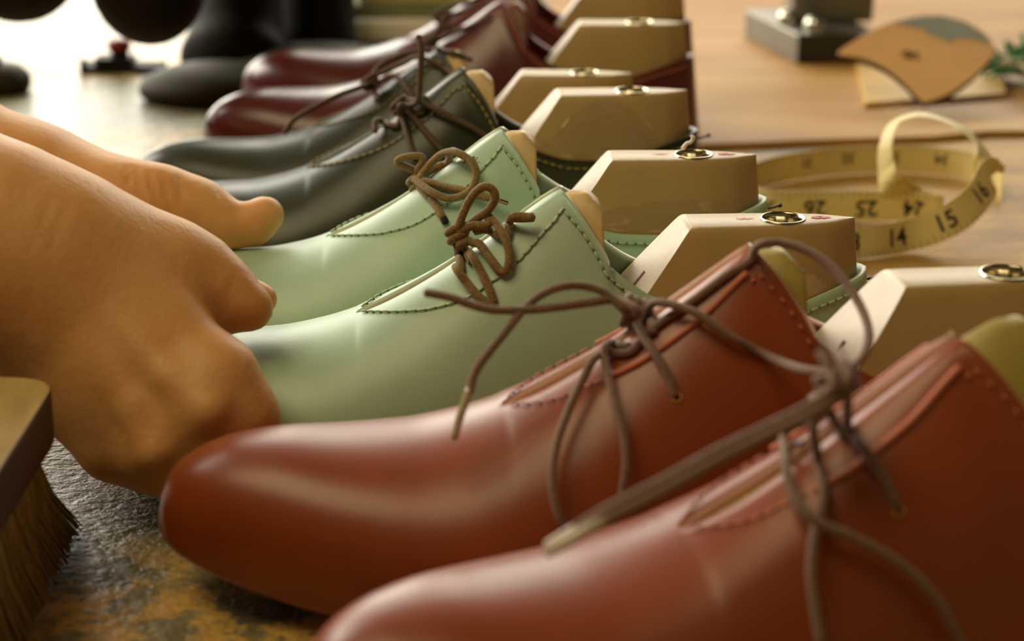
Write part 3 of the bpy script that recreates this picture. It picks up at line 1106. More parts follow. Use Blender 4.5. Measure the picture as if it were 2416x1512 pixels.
# dark green shoes
RD = .0013
lace('df', [
    [(962, 262, .004), (985, 240, .004, .80), (991, 180, .004, .795), (994, 120, .004, .79), (987, 84, .004, .79)],
    [(955, 275, .003), (966, 330, .003), (979, 372, .003)],
    [(970, 270, .003), (1018, 328, .002), (1066, 382, .002)],
    [(965, 255, .005), (1005, 256, .005), (1052, 276, .004), (1110, 302, .003), (1152, 326, .002)],
    [(960, 262, .004), (925, 278, .004), (903, 300, .004), (893, 322, .003)],
    [(935, 270, .004), (945, 248, .006), (975, 240, .006), (1008, 244, .005), (1024, 262, .004)],
], .80, RD, 'lace_dark', knot=(956, 264, .003, .0034, 2.2, .5, .8))
lace('dr', [
    [(880, 195, .004), (845, 208, .005, .885), (800, 224, .006, .883), (735, 256, .006, .88), (692, 284, .005, .878), (671, 314, .004, .878)],
    [(872, 190, .004), (900, 152, .006, .9), (960, 126, .007, .905), (1030, 118, .007, .905), (1080, 128, .006, .9), (1112, 142, .005, .9)],
    [(875, 185, .004), (900, 172, .004), (950, 150, .004), (1000, 148, .005), (1050, 162, .005, .885), (1088, 188, .004, .875)],
    [(882, 205, .003), (892, 225, .003), (897, 246, .003)],
    [(890, 195, .003), (940, 190, .003), (968, 218, .003), (990, 246, .003)],
], .90, RD, 'lace_dark', knot=(874, 196, .003, .0034, 2.2, .5, .8))
lace('bf', [
    [(1000, 110, .003), (1040, 92, .003), (1080, 84, .003), (1130, 62, .003), (1160, 40, .003)],
    [(1010, 110, .003), (1035, 70, .005), (1050, 40, .005), (1085, 30, .004)],
], 1.0, RD, 'lace_dark', knot=(1010, 108, .003, .0034, 2.0, .5, .8))
lace('br', [
    [(1040, 40, .003), (1075, 25, .004), (1120, 12, .004), (1150, -8, .004)],
    [(1040, 40, .003), (1050, 60, .003), (1060, 72, .003)],
], 1.1, RD, 'lace_dark', knot=(1040, 38, .003, .0034, 2.0, .5, .8))

# nails that pin the heel of the upper to its last, and scraps of clear film
for key in ('mb', 'ma', 'df'):
    sh = SHOES[key]
    x = .26 - L / 2 + lean(.26, .062)
    sp = Soup()
    sp.tube([(x + .0003, 0, .0617), (x + .0018, 0, .062), (x + .0042, .0003, .0627)], .00045, seg=8)
    sp.ball((x + .0046, .0003, .0628), .0009, seg=8, rings=6)
    sp.build('nail', M['nail'], sh.root)


def film(key, name, grid):
    sh = SHOES[key]
    V = np.array(grid)
    a, b = V.shape[:2]
    fs = [(i * b + j, (i + 1) * b + j, (i + 1) * b + j + 1, i * b + j + 1) for i in range(a - 1) for j in range(b - 1)]
    return mesh_obj(name, V.reshape(-1, 3), fs, M['film'], sh.last)


def side_film(key, s0, s1, z0, z1, amp, na=26, nb=10):
    sh = SHOES[key]
    g = []
    for i in range(na):
        row = []
        s = s0 + (s1 - s0) * i / (na - 1)
        for j in range(nb):
            z = z0(s) + (z1(s) - z0(s)) * j / (nb - 1)
            p = half_section(min(s, .252), 0.0)
            y = float(np.interp(z, p[6:, 1], p[6:, 0])) + .0006 + amp * (0.5 + .5 * math.sin(i * 1.7 + j * 2.3) * math.cos(j * 1.1 - i * .6))
            row.append(to3(s, [(-y, z)], sh.sw)[0])
        g.append(row)
    return film(key, 'plastic_film', g)


side_film('df', .186, .25, lambda s: float(pchip(*_TOP, s)) + .001, lambda s: .066 + .016 * abs(math.sin((s - .19) * 60)), .0022)
side_film('ma', .186, .25, lambda s: float(pchip(*_TOP, s)) + .001, lambda s: .0660 + .004 * math.sin((s - .19) * 50), .0008)
side_film('mb', .20, .25, lambda s: float(pchip(*_TOP, s)) + .001, lambda s: .0670 + .005 * math.sin((s - .19) * 40), .0010)
for key, dz in (('mb', .017), ('rf', .012)):
    sh = SHOES[key]
    if key == 'mb':
        x = .2560 - L / 2 + lean(.2560, .066)
        g = [[(x + .0006 * math.sin(i), -.006 + .012 * i / 6, .0672 + dz * j / 6 - .0007 * (i - 3) ** 2 * j / 6) for j in range(7)] for i in range(7)]
    else:
        g = [[(.163 + .0018 * i - L / 2 + .0008 * math.sin(j * 1.3), -.010 + .0045 * j, .048 + .0018 * i + .0014 * math.sin(i * 1.9 + j)) for j in range(5)] for i in range(9)]
    film(key, 'plastic_film', g)
# crumpled film between tongue and last of the mint shoes
for key in ('mb', 'df'):
    sh = SHOES[key]
    g = [[(.166 + .0012 * i - L / 2, -.016 + .004 * j, .046 + .0012 * i + .0014 * math.sin(i * 1.7 + j * 1.2)) for j in range(9)] for i in range(7)]
    film(key, 'plastic_film', g)
# leather lining seen between tongue and last
for key, sh in SHOES.items():
    g = []
    for i in range(14):
        row = []
        for j in range(15):
            a = math.pi * j / 14
            z = .046 - .026 * math.sin(a) + .010 * abs(math.cos(a)) ** 2
            s1 = .1965 - (.0825 - z) * .76 - .0035
            s1 = s1 - .003
            s = s1 - .022 * (1 - i / 13)
            p = half_section(s, .0034)
            y = float(np.interp(z, p[6:, 1], p[6:, 0]))
            row.append(to3(s, [(-y * math.cos(a), z)], sh.sw)[0])
        g.append(row)
    V = np.array(g)
    mesh_obj('lining', V.reshape(-1, 3), [(i * 15 + j, (i + 1) * 15 + j, (i + 1) * 15 + j + 1, i * 15 + j + 1) for i in range(13) for j in range(14)], M['tongue_tan'], sh.root)
# curled shaving on the last of the mint shoe next to the dark pair
sh = SHOES['ma']
q = [P(1590, 365, .705), P(1598, 356, .705), P(1603, 352, .705), P(1608, 347, .705)]
sp = Soup()
cx = .2285 - L / 2
sp.tube(catmull([(cx - .004, .009, .0826), (cx - .0025, .0095, .0845), (cx - .001, .009, .0852), (cx - .0002, .0092, .0868), (cx - .0012, .0095, .0874)], 5), [.0009, .0007, .0006, .0009, .0004], seg=6)
sp.build('shaving', M['last_cut_lit'], sh.last)

# tuft of lint caught on the lacing edge of the mint shoe next to the dark pair
hp = lace_path(SHOES['ma'], [(1112, 378, .001), (1113, 378, .001), (1114, 378, .001)], .72, 1)[0]
lt = empty('lint_tuft', tuple(hp))
tag(lt, 'tiny tuft of purple lint caught on the lacing edge of the farther mint shoe', 'lint')
sp = Soup()
for k in range(22):
    pts = [rng.standard_normal(3) * [.0014, .0009, .0009] for _ in range(4)]
    sp.tube(catmull(pts, 4), .00012, seg=4)
sp.build('fibres', M['lint'], lt)
# ------------------------------------------------------------------ brush
br = empty('shoe_brush', (-.19, .43, 0))
tag(br, 'wooden bristle brush standing on its bristles at the left edge', 'brush')
YE, XE = .527, -.1330
ol = [(XE - .115, .30), (XE - .004, .30), (XE, .306)]
for t in np.linspace(0, 1, 9):
    a = t * math.pi / 2
    ol.append((XE - .020 + .020 * math.cos(a) ** .7, YE - .016 + .016 * math.sin(a) ** .7))
ol += [(XE - .09, YE), (XE - .115, YE - .02)]
ol = [(x + .19, y - .43) for x, y in ol]
bm = prism(ol, .0385, .0590, 0)
es = [e for e in bm.edges if all(abs(v.co.z - .0385) < 1e-6 for v in e.verts)]
bmesh.ops.bevel(bm, geom=es, offset=.006, segments=4, affect='EDGES', profile=.5)
es = [e for e in bm.edges if all(abs(v.co.z - .0590) < 1e-6 for v in e.verts)]
bmesh.ops.bevel(bm, geom=es, offset=.0012, segments=2, affect='EDGES', profile=.5)
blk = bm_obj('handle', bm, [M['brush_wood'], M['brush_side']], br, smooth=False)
blk.data.polygons.foreach_set('material_index', [0 if p.normal.z > .6 else 1 for p in blk.data.polygons])  # upward faces pale, all others dark brown
sp = Soup()
for k in range(4200):
    u, v = rng.random(2)
    if k < 2800:
        # the right-hand and far rows that show
        if k % 5 < 3:
            x, y = XE - .006 - .004 * rng.random(), .31 + (YE - .018 - .31) * rng.random()
        else:
            x, y = XE - .006 - .10 * rng.random(), YE - .012 - .006 * rng.random()
    else:
        x, y = XE - .006 - .10 * u, .31 + (YE - .02 - .31) * v
    fx = .004 * (x - (XE - .055)) / .05 + .0008 * rng.standard_normal()
    fy = .040 * max((y - .43) / .1, -.3) + .0010 * rng.standard_normal()
    p0 = np.array([x + .19, y - .43, .042])
    p2 = np.array([x + fx + .19, y + fy - .43, .0004 + .0012 * rng.random()])
    p1 = (p0 + p2) / 2 + np.array([fx * -.12, fy * -.12, 0])
    sp.tube([p0, p1, p2], [.00046, .00042, .00026], seg=3, caps=False)
sp.build('bristles', M['bristle'], br)

# ------------------------------------------------------------------ tape measure
tape = empty('tape_measure', tuple(T(2050, 500, 0)))
tag(tape, 'cream cloth tape measure with black numbers, coiled on its edge with one loop standing up', 'tape measure')
tinv = wm(tape).inverted()
HW = .0076


def TZ(px, py, z=HW + .0004):
    return T(px, py, z)


def nv(*v):
    v = np.array(v, float)
    return v / np.linalg.norm(v)


def edge(px, py, k, s):
    # ribbon seen nearly edge-on at this place: width along the sight line, turned by k towards s
    r = ray(px, py)
    return nv(*(r / np.linalg.norm(r) + k * np.array(s, float)))


TP = [(TZ(1780, 548), nv(0, .1, 1)), (TZ(1870, 566), nv(0, .1, 1)), (TZ(1960, 573), nv(0, .1, 1)), (TZ(2060, 569), nv(0, .15, 1)), (TZ(2150, 553, .0085), nv(.03, .2, 1)),
      (P(2240, 520, .886), nv(.08, .35, 1)), (P(2300, 474, .892), nv(.10, .55, .80)), (P(2331, 418, .905), nv(.16, .85, .46)),
      (P(2325, 362, .925), edge(2325, 362, .24, (1, 0, 0))), (P(2280, 312, .935), edge(2280, 312, .16, (.7, 0, .7))), (P(2222, 282, .942), edge(2222, 282, .13, (0, 0, 1))), (P(2165, 271, .945), edge(2165, 271, .13, (-.3, 0, 1))),
      (P(2112, 290, .945), edge(2112, 290, .22, (-1, 0, .3))), (P(2090, 340, .94), edge(2090, 340, .38, (-1, 0, 0))), (P(2090, 395, .935), edge(2088, 390, .50, (-1, 0, -.3))), (P(2104, 436, .930), nv(-.35, .55, -.8)),
      (TZ(2160, 478), nv(-.2, .3, -1)), (TZ(2205, 490), nv(0, .1, -1)), (TZ(2222, 496, HW), nv(0, 0, -1)), (TZ(2200, 497, HW), nv(0, -.05, -1)),
      (TZ(2150, 486), nv(0, -.05, -1)), (TZ(2045, 486), nv(0, -.05, -1)), (TZ(1920, 486), nv(0, -.05, -1)), (TZ(1820, 484), nv(0, 0, -1)),
      (TZ(1765, 466), nv(0, 0, -1)), (TZ(1752, 436), nv(0, 0, -1)), (TZ(1800, 410), nv(0, 0, -1)), (TZ(1880, 392), nv(0, 0, -1)), (TZ(2000, 378), nv(0, 0, -1)),
      (TZ(2150, 376), nv(0, 0, -1)), (TZ(2270, 388), nv(0, 0, -1)), (TZ(2340, 412), nv(0, 0, -1)), (TZ(2365, 440), nv(0, 0, -1))]
tc = catmull([q for q, _ in TP], 14)
tw = catmull([q for _, q in TP], 14)
tg_ = np.gradient(tc, axis=0)
tg_ /= np.linalg.norm(tg_, axis=1)[:, None]
tw = tw - tg_ * (tw * tg_).sum(1)[:, None]
tw /= np.linalg.norm(tw, axis=1)[:, None]
tn = np.cross(tg_, tw)
ta = np.concatenate([[0], np.cumsum(np.linalg.norm(np.diff(tc, axis=0), axis=1))])


def rib(u, v, off=0.0):
    """point on the ribbon: u metres along, v across (-HW..HW), off along its normal"""
    f = lambda A: np.array([np.interp(u, ta, A[:, i]) for i in range(3)])
    return f(tc) + v * f(tw) + off * f(tn)


V, Fc = [], []
n = len(tc)
for i in range(n):
    for v, o in ((-HW, .0002), (HW, .0002), (HW, -.0002), (-HW, -.0002)):
        V.append(tc[i] + tw[i] * v + tn[i] * o)
for i in range(n - 1):
    for j in range(4):
        Fc.append((i * 4 + j, i * 4 + (j + 1) % 4, i * 4 + 4 + (j + 1) % 4, i * 4 + 4 + j))
Fc += [(0, 1, 2, 3), (4 * n - 1, 4 * n - 2, 4 * n - 3, 4 * n - 4)]
sp = Soup()
sp.add(V, Fc)
ribbon = sp.build('ribbon', M['tape'], tape, tinv, smooth=False)


def glyph(txt):
    cu = bpy.data.curves.new('glyph', 'FONT')
    cu.body = txt
    cu.align_x, cu.align_y = 'CENTER', 'CENTER'
    cu.size = 1.0
    cu.resolution_u = 3
    cu.offset = 0.02
    o = bpy.data.objects.new('glyph', cu)
    sc.collection.objects.link(o)
    dg = bpy.context.evaluated_depsgraph_get()
    me = o.evaluated_get(dg).to_mesh()
    v = np.array([q.co[:2] for q in me.vertices])
    f = [tuple(p.vertices) for p in me.polygons]
    o.evaluated_get(dg).to_mesh_clear()
    bpy.data.objects.remove(o)
    bpy.data.curves.remove(cu)
    c = (v.min(0) + v.max(0)) / 2
    return v - c, f


def near_u(px, py, lo=0, hi=1):
    r = tc - C0
    d = r @ FW
    x = CX + F_PX * (r @ RT) / d
    y = CY - F_PX * (r @ UP) / d
    k = np.arange(n)
    m = (k >= lo * n) & (k <= hi * n)
    e = (x - px) ** 2 + (y - py) ** 2 + (~m) * 1e9
    return ta[int(np.argmin(e))]


ink = Soup()


def number(txt, u, size, dv=0.0, side=1):
    v, f = glyph(txt)
    ink.add([rib(u + side * p[0] * size, dv + p[1] * size, side * .00035) for p in v], [q if side > 0 else q[::-1] for q in f])


u14 = near_u(2120, 568, 0, .3)
INCH = .0254
for k, t in ((-1, '13'), (0, '14'), (1, '15'), (2, '16'), (3, '17'), (4, '18'), (5, '19')):
    number(t, u14 + k * INCH, .0116, .0004)
u25 = near_u(2045, 491, .5, .75)
for k, t in ((-1, '24'), (0, '25'), (1, '26'), (2, '27')):
    number(t, u25 + k * INCH * (1.0 if k > 0 else .92), .0112, .0012)
u30 = near_u(2000, 378, .75, 1)
for k, t in ((-1, '31'), (0, '32'), (1, '33'), (2, '34')):
    number(t, u30 + k * INCH, .0075, -.001, -1)
for u in np.arange(0.004, ta[-1] - .004, INCH / 8):
    h = .0030 if int(round(u / (INCH / 8))) % 4 else .0046
    for sgn in (1, -1):
        a = [rib(u - .00012, -HW, sgn * .0003), rib(u + .00012, -HW, sgn * .0003), rib(u + .00012, -HW + h, sgn * .0003), rib(u - .00012, -HW + h, sgn * .0003)]
        ink.add(a, [(0, 1, 2, 3)])
ink.build('printed_numbers', M['tape_ink'], ribbon, tinv, smooth=False)

# ------------------------------------------------------------------ leather offcuts
q = [T(2020, 158, BZ), T(2040, 256, BZ), T(2110, 250, BZ), T(2240, 243, BZ), T(2372, 232, BZ), T(2362, 128, BZ), T(2250, 118, BZ)]
tag(bm_obj('leather_offcut', prism([tuple(p[:2]) for p in q], BZ, BZ + .0035, .0006), [M['leather_pale']], smooth=False), 'pale tan rectangular leather piece lying under the fan-shaped piece', 'leather piece')
# the fan-shaped piece leans back: its own plane through the lower tip
tip = T(2178, 250, BZ + .0085)
tilt = math.radians(24)
ex = np.array([1.0, 0, 0])
ey = np.array([0, math.cos(tilt), math.sin(tilt)])
en = np.array([0, -math.sin(tilt), math.cos(tilt)])


def onplane(px, py):
    r = ray(px, py)
    t = np.dot(tip - C0, en) / np.dot(r, en)
    p = C0 + r * t - tip
    return (np.dot(p, ex), np.dot(p, ey))


fan_px = [(2178, 249), (2160, 232), (2130, 200), (2085, 166), (2035, 145), (1985, 137), (1976, 130), (1990, 118), (2050, 80), (2100, 60), (2160, 44), (2220, 42), (2275, 56), (2320, 82), (2343, 112), (2342, 135), (2318, 165), (2280, 200), (2230, 232)]
fan_o = [tuple(p) for p in catmull([onplane(*p) for p in fan_px[1:]] + [onplane(*fan_px[0])], 4)]
lo = empty('leather_pattern', tuple(tip))
tag(lo, 'tan fan-shaped leather piece with a grey-green patch, leaning on the pale piece', 'leather piece')
lo.rotation_euler = (tilt, 0, 0)
bm = prism(fan_o, -.002, .002, .0004)
fo = bm_obj('body', bm, [M['leather_tan'], M['leather_core']], lo, smooth=False)
fo.data.polygons.foreach_set('material_index', [0 if p.normal.z > .5 else 1 for p in fo.data.polygons])
pp = [(2103, 61), (2160, 46), (2220, 44), (2274, 58), (2318, 84), (2338, 112), (2290, 98), (2250, 96), (2246, 108), (2195, 88), (2185, 86), (2184, 76)]
sp = Soup()
o2 = [onplane(*p) for p in pp]
sp.add([(x, y, .0023) for x, y in o2], [tuple(range(len(o2)))[::-1] if False else tuple(range(len(o2)))])
sp.build('worn_patch', M['patch'], lo, smooth=False)
sp = Soup()
mk = [onplane(2125, 134), onplane(2140, 128), onplane(2150, 140), onplane(2136, 142), onplane(2160, 132), onplane(2162, 146)]
sp.tube(catmull([(x, y, .0022) for x, y in mk], 5), .0007, seg=5)
sp.build('pencil_mark', M['leather_core'], lo)
# green thread tangle beside it
gt = empty('thread_tangle', tuple(T(2392, 200, BZ)))
tag(gt, 'small tangle of green and pale thread at the right edge by the leather pieces', 'thread')
sp = Soup()
for k in range(16):
    c = np.array([.004 * rng.standard_normal(), .010 * rng.standard_normal(), .010 + .004 * abs(rng.standard_normal())])
    pts = [c + np.array([.012 * rng.standard_normal() * .7, .014 * rng.standard_normal() * .7, .006 * rng.standard_normal()]) for _ in range(6)]
    pts = [np.array([p[0], p[1], max(p[2], .0016)]) for p in pts]
    sp.tube(catmull(pts, 6), .0014, seg=6, m=0 if k % 3 else 1)
sp.build('strands', [M['green'], M['pale_thread']], gt)

# ------------------------------------------------------------------ grey steel block with a post, behind the leather
a0, b0, c0 = T(1880, 152, BZ)[:2], T(1757, 88, BZ)[:2], T(2080, 148, BZ)[:2]
u1, u2 = b0 - a0, c0 - a0
d0 = a0 + u1 + u2
mb_ = empty('steel_block', (float((a0 + d0)[0] / 2), float((a0 + d0)[1] / 2), BZ))
tag(mb_, 'heavy grey steel block with a thick post and round bolt heads, behind the leather pieces', 'tool')
c_ = np.array(mb_.location[:2])
BH = .0205
bm = prism([tuple(p - c_) for p in (a0, c0, d0, b0)], 0, BH, .0012)
pb = bm_obj('base', bm, [M['steel'], M['steel_shade_side']], mb_, smooth=False)
pb.data.polygons.foreach_set('material_index', [0 if (p.normal.z > .5 or p.normal.x < -.5) else 1 for p in pb.data.polygons])  # top and left faces in lit grey, the rest in the shade colour
pc = a0 + u1 * .62 + u2 * .62 - c_
for nm, w, h0, h1, ma in (('post', .036, BH, .16, 'steel'), ('collar', .040, .055, .075, 'steel_shade_side')):
    bm = bmesh.new()
    box(bm, (pc[0] - w * .55, pc[1] - w * .55, h0), (pc[0] + w * 1.05, pc[1] + w * .55, h1), .003)
    bm_obj(nm, bm, M[ma], mb_, smooth=False)
for fu, fv, rr in ((.42, .14, .0065), (.16, .30, .0075), (.55, .42, .006)):
    p = a0 + u1 * fu + u2 * fv - c_
    sp = Soup()
    sp.lathe([(.0001, .010), (rr * .5, .0096), (rr * .85, .0075), (rr, .0045), (rr, 0)], (p[0], p[1], BH), 20)
    sp.build('bolt', M['bright_steel'], mb_)

# ------------------------------------------------------------------ dark things at the far left of the bench


def sdf_mesh(f, lo, hi, h):
    """surface nets over a distance function sampled on a grid"""
    lo, hi = np.array(lo, float), np.array(hi, float)
    nx, ny, nz = (np.ceil((hi - lo) / h).astype(int) + 1)
    xs, ys, zs = lo[0] + h * np.arange(nx), lo[1] + h * np.arange(ny), lo[2] + h * np.arange(nz)
    X, Y, Z = np.meshgrid(xs.astype(np.float32), ys.astype(np.float32), zs.astype(np.float32), indexing='ij')
    D = f(X, Y, Z)
    s = D < 0
    c = np.zeros((nx - 1, ny - 1, nz - 1), np.int8)
    for i in (0, 1):
        for j in (0, 1):
            for k in (0, 1):
                c += s[i:nx - 1 + i, j:ny - 1 + j, k:nz - 1 + k]
    act = (c > 0) & (c < 8)
    idx = -np.ones(act.shape, np.int64)
    I, J, K = np.nonzero(act)
    idx[I, J, K] = np.arange(len(I))
    acc = np.zeros((len(I), 3))
    cnt = np.zeros(len(I))
    cor = [(i, j, k) for i in (0, 1) for j in (0, 1) for k in (0, 1)]
    for a in range(8):
        for b in range(a + 1, 8):
            if sum(abs(cor[a][t] - cor[b][t]) for t in range(3)) != 1:
                continue
            da = D[I + cor[a][0], J + cor[a][1], K + cor[a][2]]
            db = D[I + cor[b][0], J + cor[b][1], K + cor[b][2]]
            m = (da < 0) != (db < 0)
            t = np.where(m, da / np.where(m, da - db, 1), 0)
            for ax in range(3):
                acc[:, ax] += np.where(m, cor[a][ax] + t * (cor[b][ax] - cor[a][ax]), 0)
            cnt += m
    p = acc / cnt[:, None] + np.stack([I, J, K], 1)
    V = lo + p * h
    F = []
    for ax in range(3):
        sa = s.take(range(0, s.shape[ax] - 1), axis=ax)
        sb = s.take(range(1, s.shape[ax]), axis=ax)
        e = sa != sb
        E = np.stack(np.nonzero(e), 1)
        o1, o2 = [(1, 2), (2, 0), (0, 1)][ax]
        ok = (E[:, o1] > 0) & (E[:, o2] > 0) & (E[:, o1] < act.shape[o1]) & (E[:, o2] < act.shape[o2])
        E = E[ok]
        fl = sa[tuple(E.T)]
        q = []
        for d1, d2 in ((1, 1), (0, 1), (0, 0), (1, 0)):
            G = E.copy()
            G[:, o1] -= d1
            G[:, o2] -= d2
            q.append(idx[tuple(G.T)])
        q = np.stack(q, 1)
        q[~fl] = q[~fl][:, ::-1]
        F.append(q)
    return V, np.vstack(F)


def smin(a, b, k):
    if k <= 0:
        return np.minimum(a, b)
    h = np.clip(.5 + .5 * (b - a) / k, 0, 1)
    return b + (a - b) * h - k * h * (1 - h)


def cone(X, Y, Z, a, b, ra, rb):
    """rounded cone between two points"""
    a, b = np.asarray(a, np.float32), np.asarray(b, np.float32)
    d = b - a
    l2 = float(d @ d)
    t = ((X - a[0]) * d[0] + (Y - a[1]) * d[1] + (Z - a[2]) * d[2]) / l2
    t = np.clip(t, 0, 1)
    return np.sqrt((X - a[0] - t * d[0]) ** 2 + (Y - a[1] - t * d[1]) ** 2 + (Z - a[2] - t * d[2]) ** 2) - (ra + (rb - ra) * t)


def ell(X, Y, Z, c, r):
    k = np.sqrt(((X - c[0]) / r[0]) ** 2 + ((Y - c[1]) / r[1]) ** 2 + ((Z - c[2]) / r[2]) ** 2)
    return (k - 1) * min(r)


mach = empty('bench_machine', tuple(T(620, 215, 0)))
tag(mach, 'dark iron bench machine with bulging rounded housing and broad foot, top left', 'machine')
mo = np.array(mach.location)


def lp(px, py, d):
    return P(px, py, d) - mo


def housing(X, Y, Z):
    e = ell(X, Y, Z, lp(40, -75, 1.04), (.0330, .028, .0295))
    e = smin(e, ell(X, Y, Z, lp(350, -45, 1.04), (.0315, .030, .0350)), .003)
    e = smin(e, ell(X, Y, Z, lp(215, -170, 1.05), (.062, .026, .025)), .010)
    e = smin(e, cone(X, Y, Z, lp(-200, -140, 1.04), lp(360, -190, 1.06), .027, .028), .010)
    e = smin(e, cone(X, Y, Z, lp(360, -190, 1.06), lp(640, -170, 1.30), .028, .032), .010)
    return e


lo_, hi_ = lp(-420, 110, 1.04), lp(860, -420, 1.27)
v, f = sdf_mesh(housing, (lo_[0] - .03, -.32, .02), (hi_[0], .22, .26), .004)
mesh_obj('housing', v, f, M['iron'], mach)


def col(X, Y, Z):
    e = cone(X, Y, Z, lp(560, 205, 1.30) * [1, 1, 0] + [0, 0, .02], lp(575, -150, 1.30), .030, .028)
    e = smin(e, cone(X, Y, Z, lp(560, 205, 1.30) * [1, 1, 0] + [0, 0, .008], lp(560, 100, 1.30), .036, .024), .02)
    e = smin(e, cone(X, Y, Z, lp(742, 150, 1.36) * [1, 1, 0] + [0, 0, .012], lp(735, -150, 1.36), .030, .030), .006)
    return e


v, f = sdf_mesh(col, (-.14, -.10, .0015), (.16, .26, .24), .004)
mesh_obj('column', v, f, M['iron'], mach)


def foot(X, Y, Z):
    c = lp(505, 205, 1.215)
    e = ell(X, Y, Z, (c[0], c[1], .006), (.048, .038, .017))
    e = smin(e, ell(X, Y, Z, (c[0] + .06, c[1] + .06, .006), (.06, .06, .016)), .01)
    return np.maximum(e, -(Z - .0005))


c = lp(505, 205, 1.215)
v, f = sdf_mesh(foot, (c[0] - .06, c[1] - .06, -.003), (c[0] + .14, c[1] + .14, .03), .003)
mesh_obj('foot', v, f, M['olive_iron'], mach)

pk = empty('iron_weight', tuple(T(-5, 215, 0)))
tag(pk, 'dark olive rounded weight lying on the bench, cut by the left edge', 'weight')
sp = Soup()
sp.lathe([(.0001, .0185), (.009, .018), (.016, .0160), (.0205, .0120), (.0222, .0075), (.0215, .003), (.0195, 0), (.0001, 0)], seg=40)
sp.build('body', M['olive_iron'], pk)
sp = Soup()
sp.lathe([(.0001, .0235), (.0035, .0228), (.0045, .020), (.0040, .0178)], seg=20)
sp.build('knob', M['iron'], pk)

stand = empty('small_stand', tuple(T(285, 165, 0)))
tag(stand, 'small dark stand with a red neck, below the bulging housing of the machine', 'stand')
bm = bmesh.new()
box(bm, (-.026, -.012, 0), (.030, .012, .0045), .0012)
box(bm, (-.016, -.010, .0045), (.010, .008, .0095), .001)
bm_obj('base', bm, M['iron'], stand, smooth=False)
sp = Soup()
sp.lathe([(.0065, .0085), (.0060, .012), (.0056, .0135)], seg=20)
sp.build('stem', M['iron'], stand)
sp = Soup()
sp.lathe([(.0001, .0135), (.0074, .0135), (.0080, .016), (.0078, .0195), (.0060, .0215), (.0001, .0215)], seg=24)
sp.build('neck', M['redcap'], stand)
bm = bmesh.new()
box(bm, (-.0245, -.015, .0), (-.020, -.0125, .010), .0006)
bm_obj('screw', bm, M['iron'], stand, smooth=False)

# pale stack behind the burgundy pair
base = T(930, 98, 0)
st = tag(empty('cardboard_tray', tuple(base)), 'pale cream cardboard tray behind the burgundy pair', 'tray')
bm = bmesh.new()
box(bm, (-.040, -.006, 0), (.085, .075, .017), .004)
bm_obj('body', bm, M['cream'], st, smooth=False)
sp = Soup()
sp.tube(catmull([(-.040, -.006, .008), (-.047, -.006, .013), (-.050, .006, .024), (-.042, .024, .036), (-.038, .045, .040)], 8), [.005, .0075, .0085, .0075, .005], seg=12)
sp.build('curled_flap', M['cream'], st)
cardn = bm_obj('card_stack', prism([(-.034, 0.0), (.085, 0.0), (.085, .075), (-.028, .075)], .0172, .027, .0008), M['grey_green'], smooth=False)
cardn.location = tuple(base)
tag(cardn, 'grey-green card stack lying on the cream cardboard tray', 'card stack')
padn = bm_obj('yellow_pad', prism([(-.026, .004), (.085, .004), (.085, .075), (-.018, .075)], .0275, .040, .0008), M['yellow_pad'], smooth=False)
padn.location = tuple(base)
tag(padn, 'yellow-green pad on top of the grey-green card stack', 'pad')
# ------------------------------------------------------------------ the shoemaker's arms and body
person = empty('person', (-.62, .70, -.9))
tag(person, 'person at the left reaching in with both bare forearms to the mint shoes', 'person')
po = np.array(person.location)


SG_ = np.linspace(0, L, 400)
_tab = np.array([sec(s) for s in SG_])


def shoe_field(key, X, Y, Z):
    # negative inside a shoe
    A = np.array(SHOES[key].inv)
    x = A[0, 0] * X + A[0, 1] * Y + A[0, 2] * Z + A[0, 3] + L / 2
    y = A[1, 0] * X + A[1, 1] * Y + A[1, 2] * Z + A[1, 3]
    z = A[2, 0] * X + A[2, 1] * Y + A[2, 2] * Z + A[2, 3]
    g = lambda k: np.interp(x, SG_, _tab[:, k])
    w, zt, zb, zw, n, m = [g(k) for k in range(6)]
    sw = SHOES[key].sw * np.interp(x, SG_, [swing(s) for s in SG_])
    r = np.clip((z - zw) / np.maximum(zt - zw, 1e-4), 0, 1)
    ys = w * (1 - r ** m) ** (1 / n)
    e = np.abs(y - sw) - ys
    e = np.where((z > zt), np.maximum(e, z - zt), e)
    e = np.where(x < 0, np.maximum(e, -x), e)
    return np.maximum(e, zb - z) * SHOES[key].scale


def limb(spec, k, keys=()):
    """spec: list of (chain of (point, radius), blend)"""
    def f(X, Y, Z):
        D = None
        for chain, kk in spec:
            for (a, ra), (b, rb) in zip(chain[:-1], chain[1:]):
                e = cone(X, Y, Z, a, b, ra, rb)
                D = e if D is None else smin(D, e, kk)
        # the hand presses against the leather, never into it; nor into the bench
        for key in keys:
            D = np.maximum(D, (.0026 if key == 'ma' else .0016) - shoe_field(key, X, Y, Z))
        D = np.maximum(D, .0008 - Z)
        return D
    return f


def arm_mesh(spec, keys, h=.0017):
    pts = np.array([p for ch, _ in spec for p, _ in ch])
    lo, hi = pts.min(0) - .045, pts.max(0) + .045
    v, f = sdf_mesh(limb(spec, .01, keys), lo, hi, h)
    return v, f


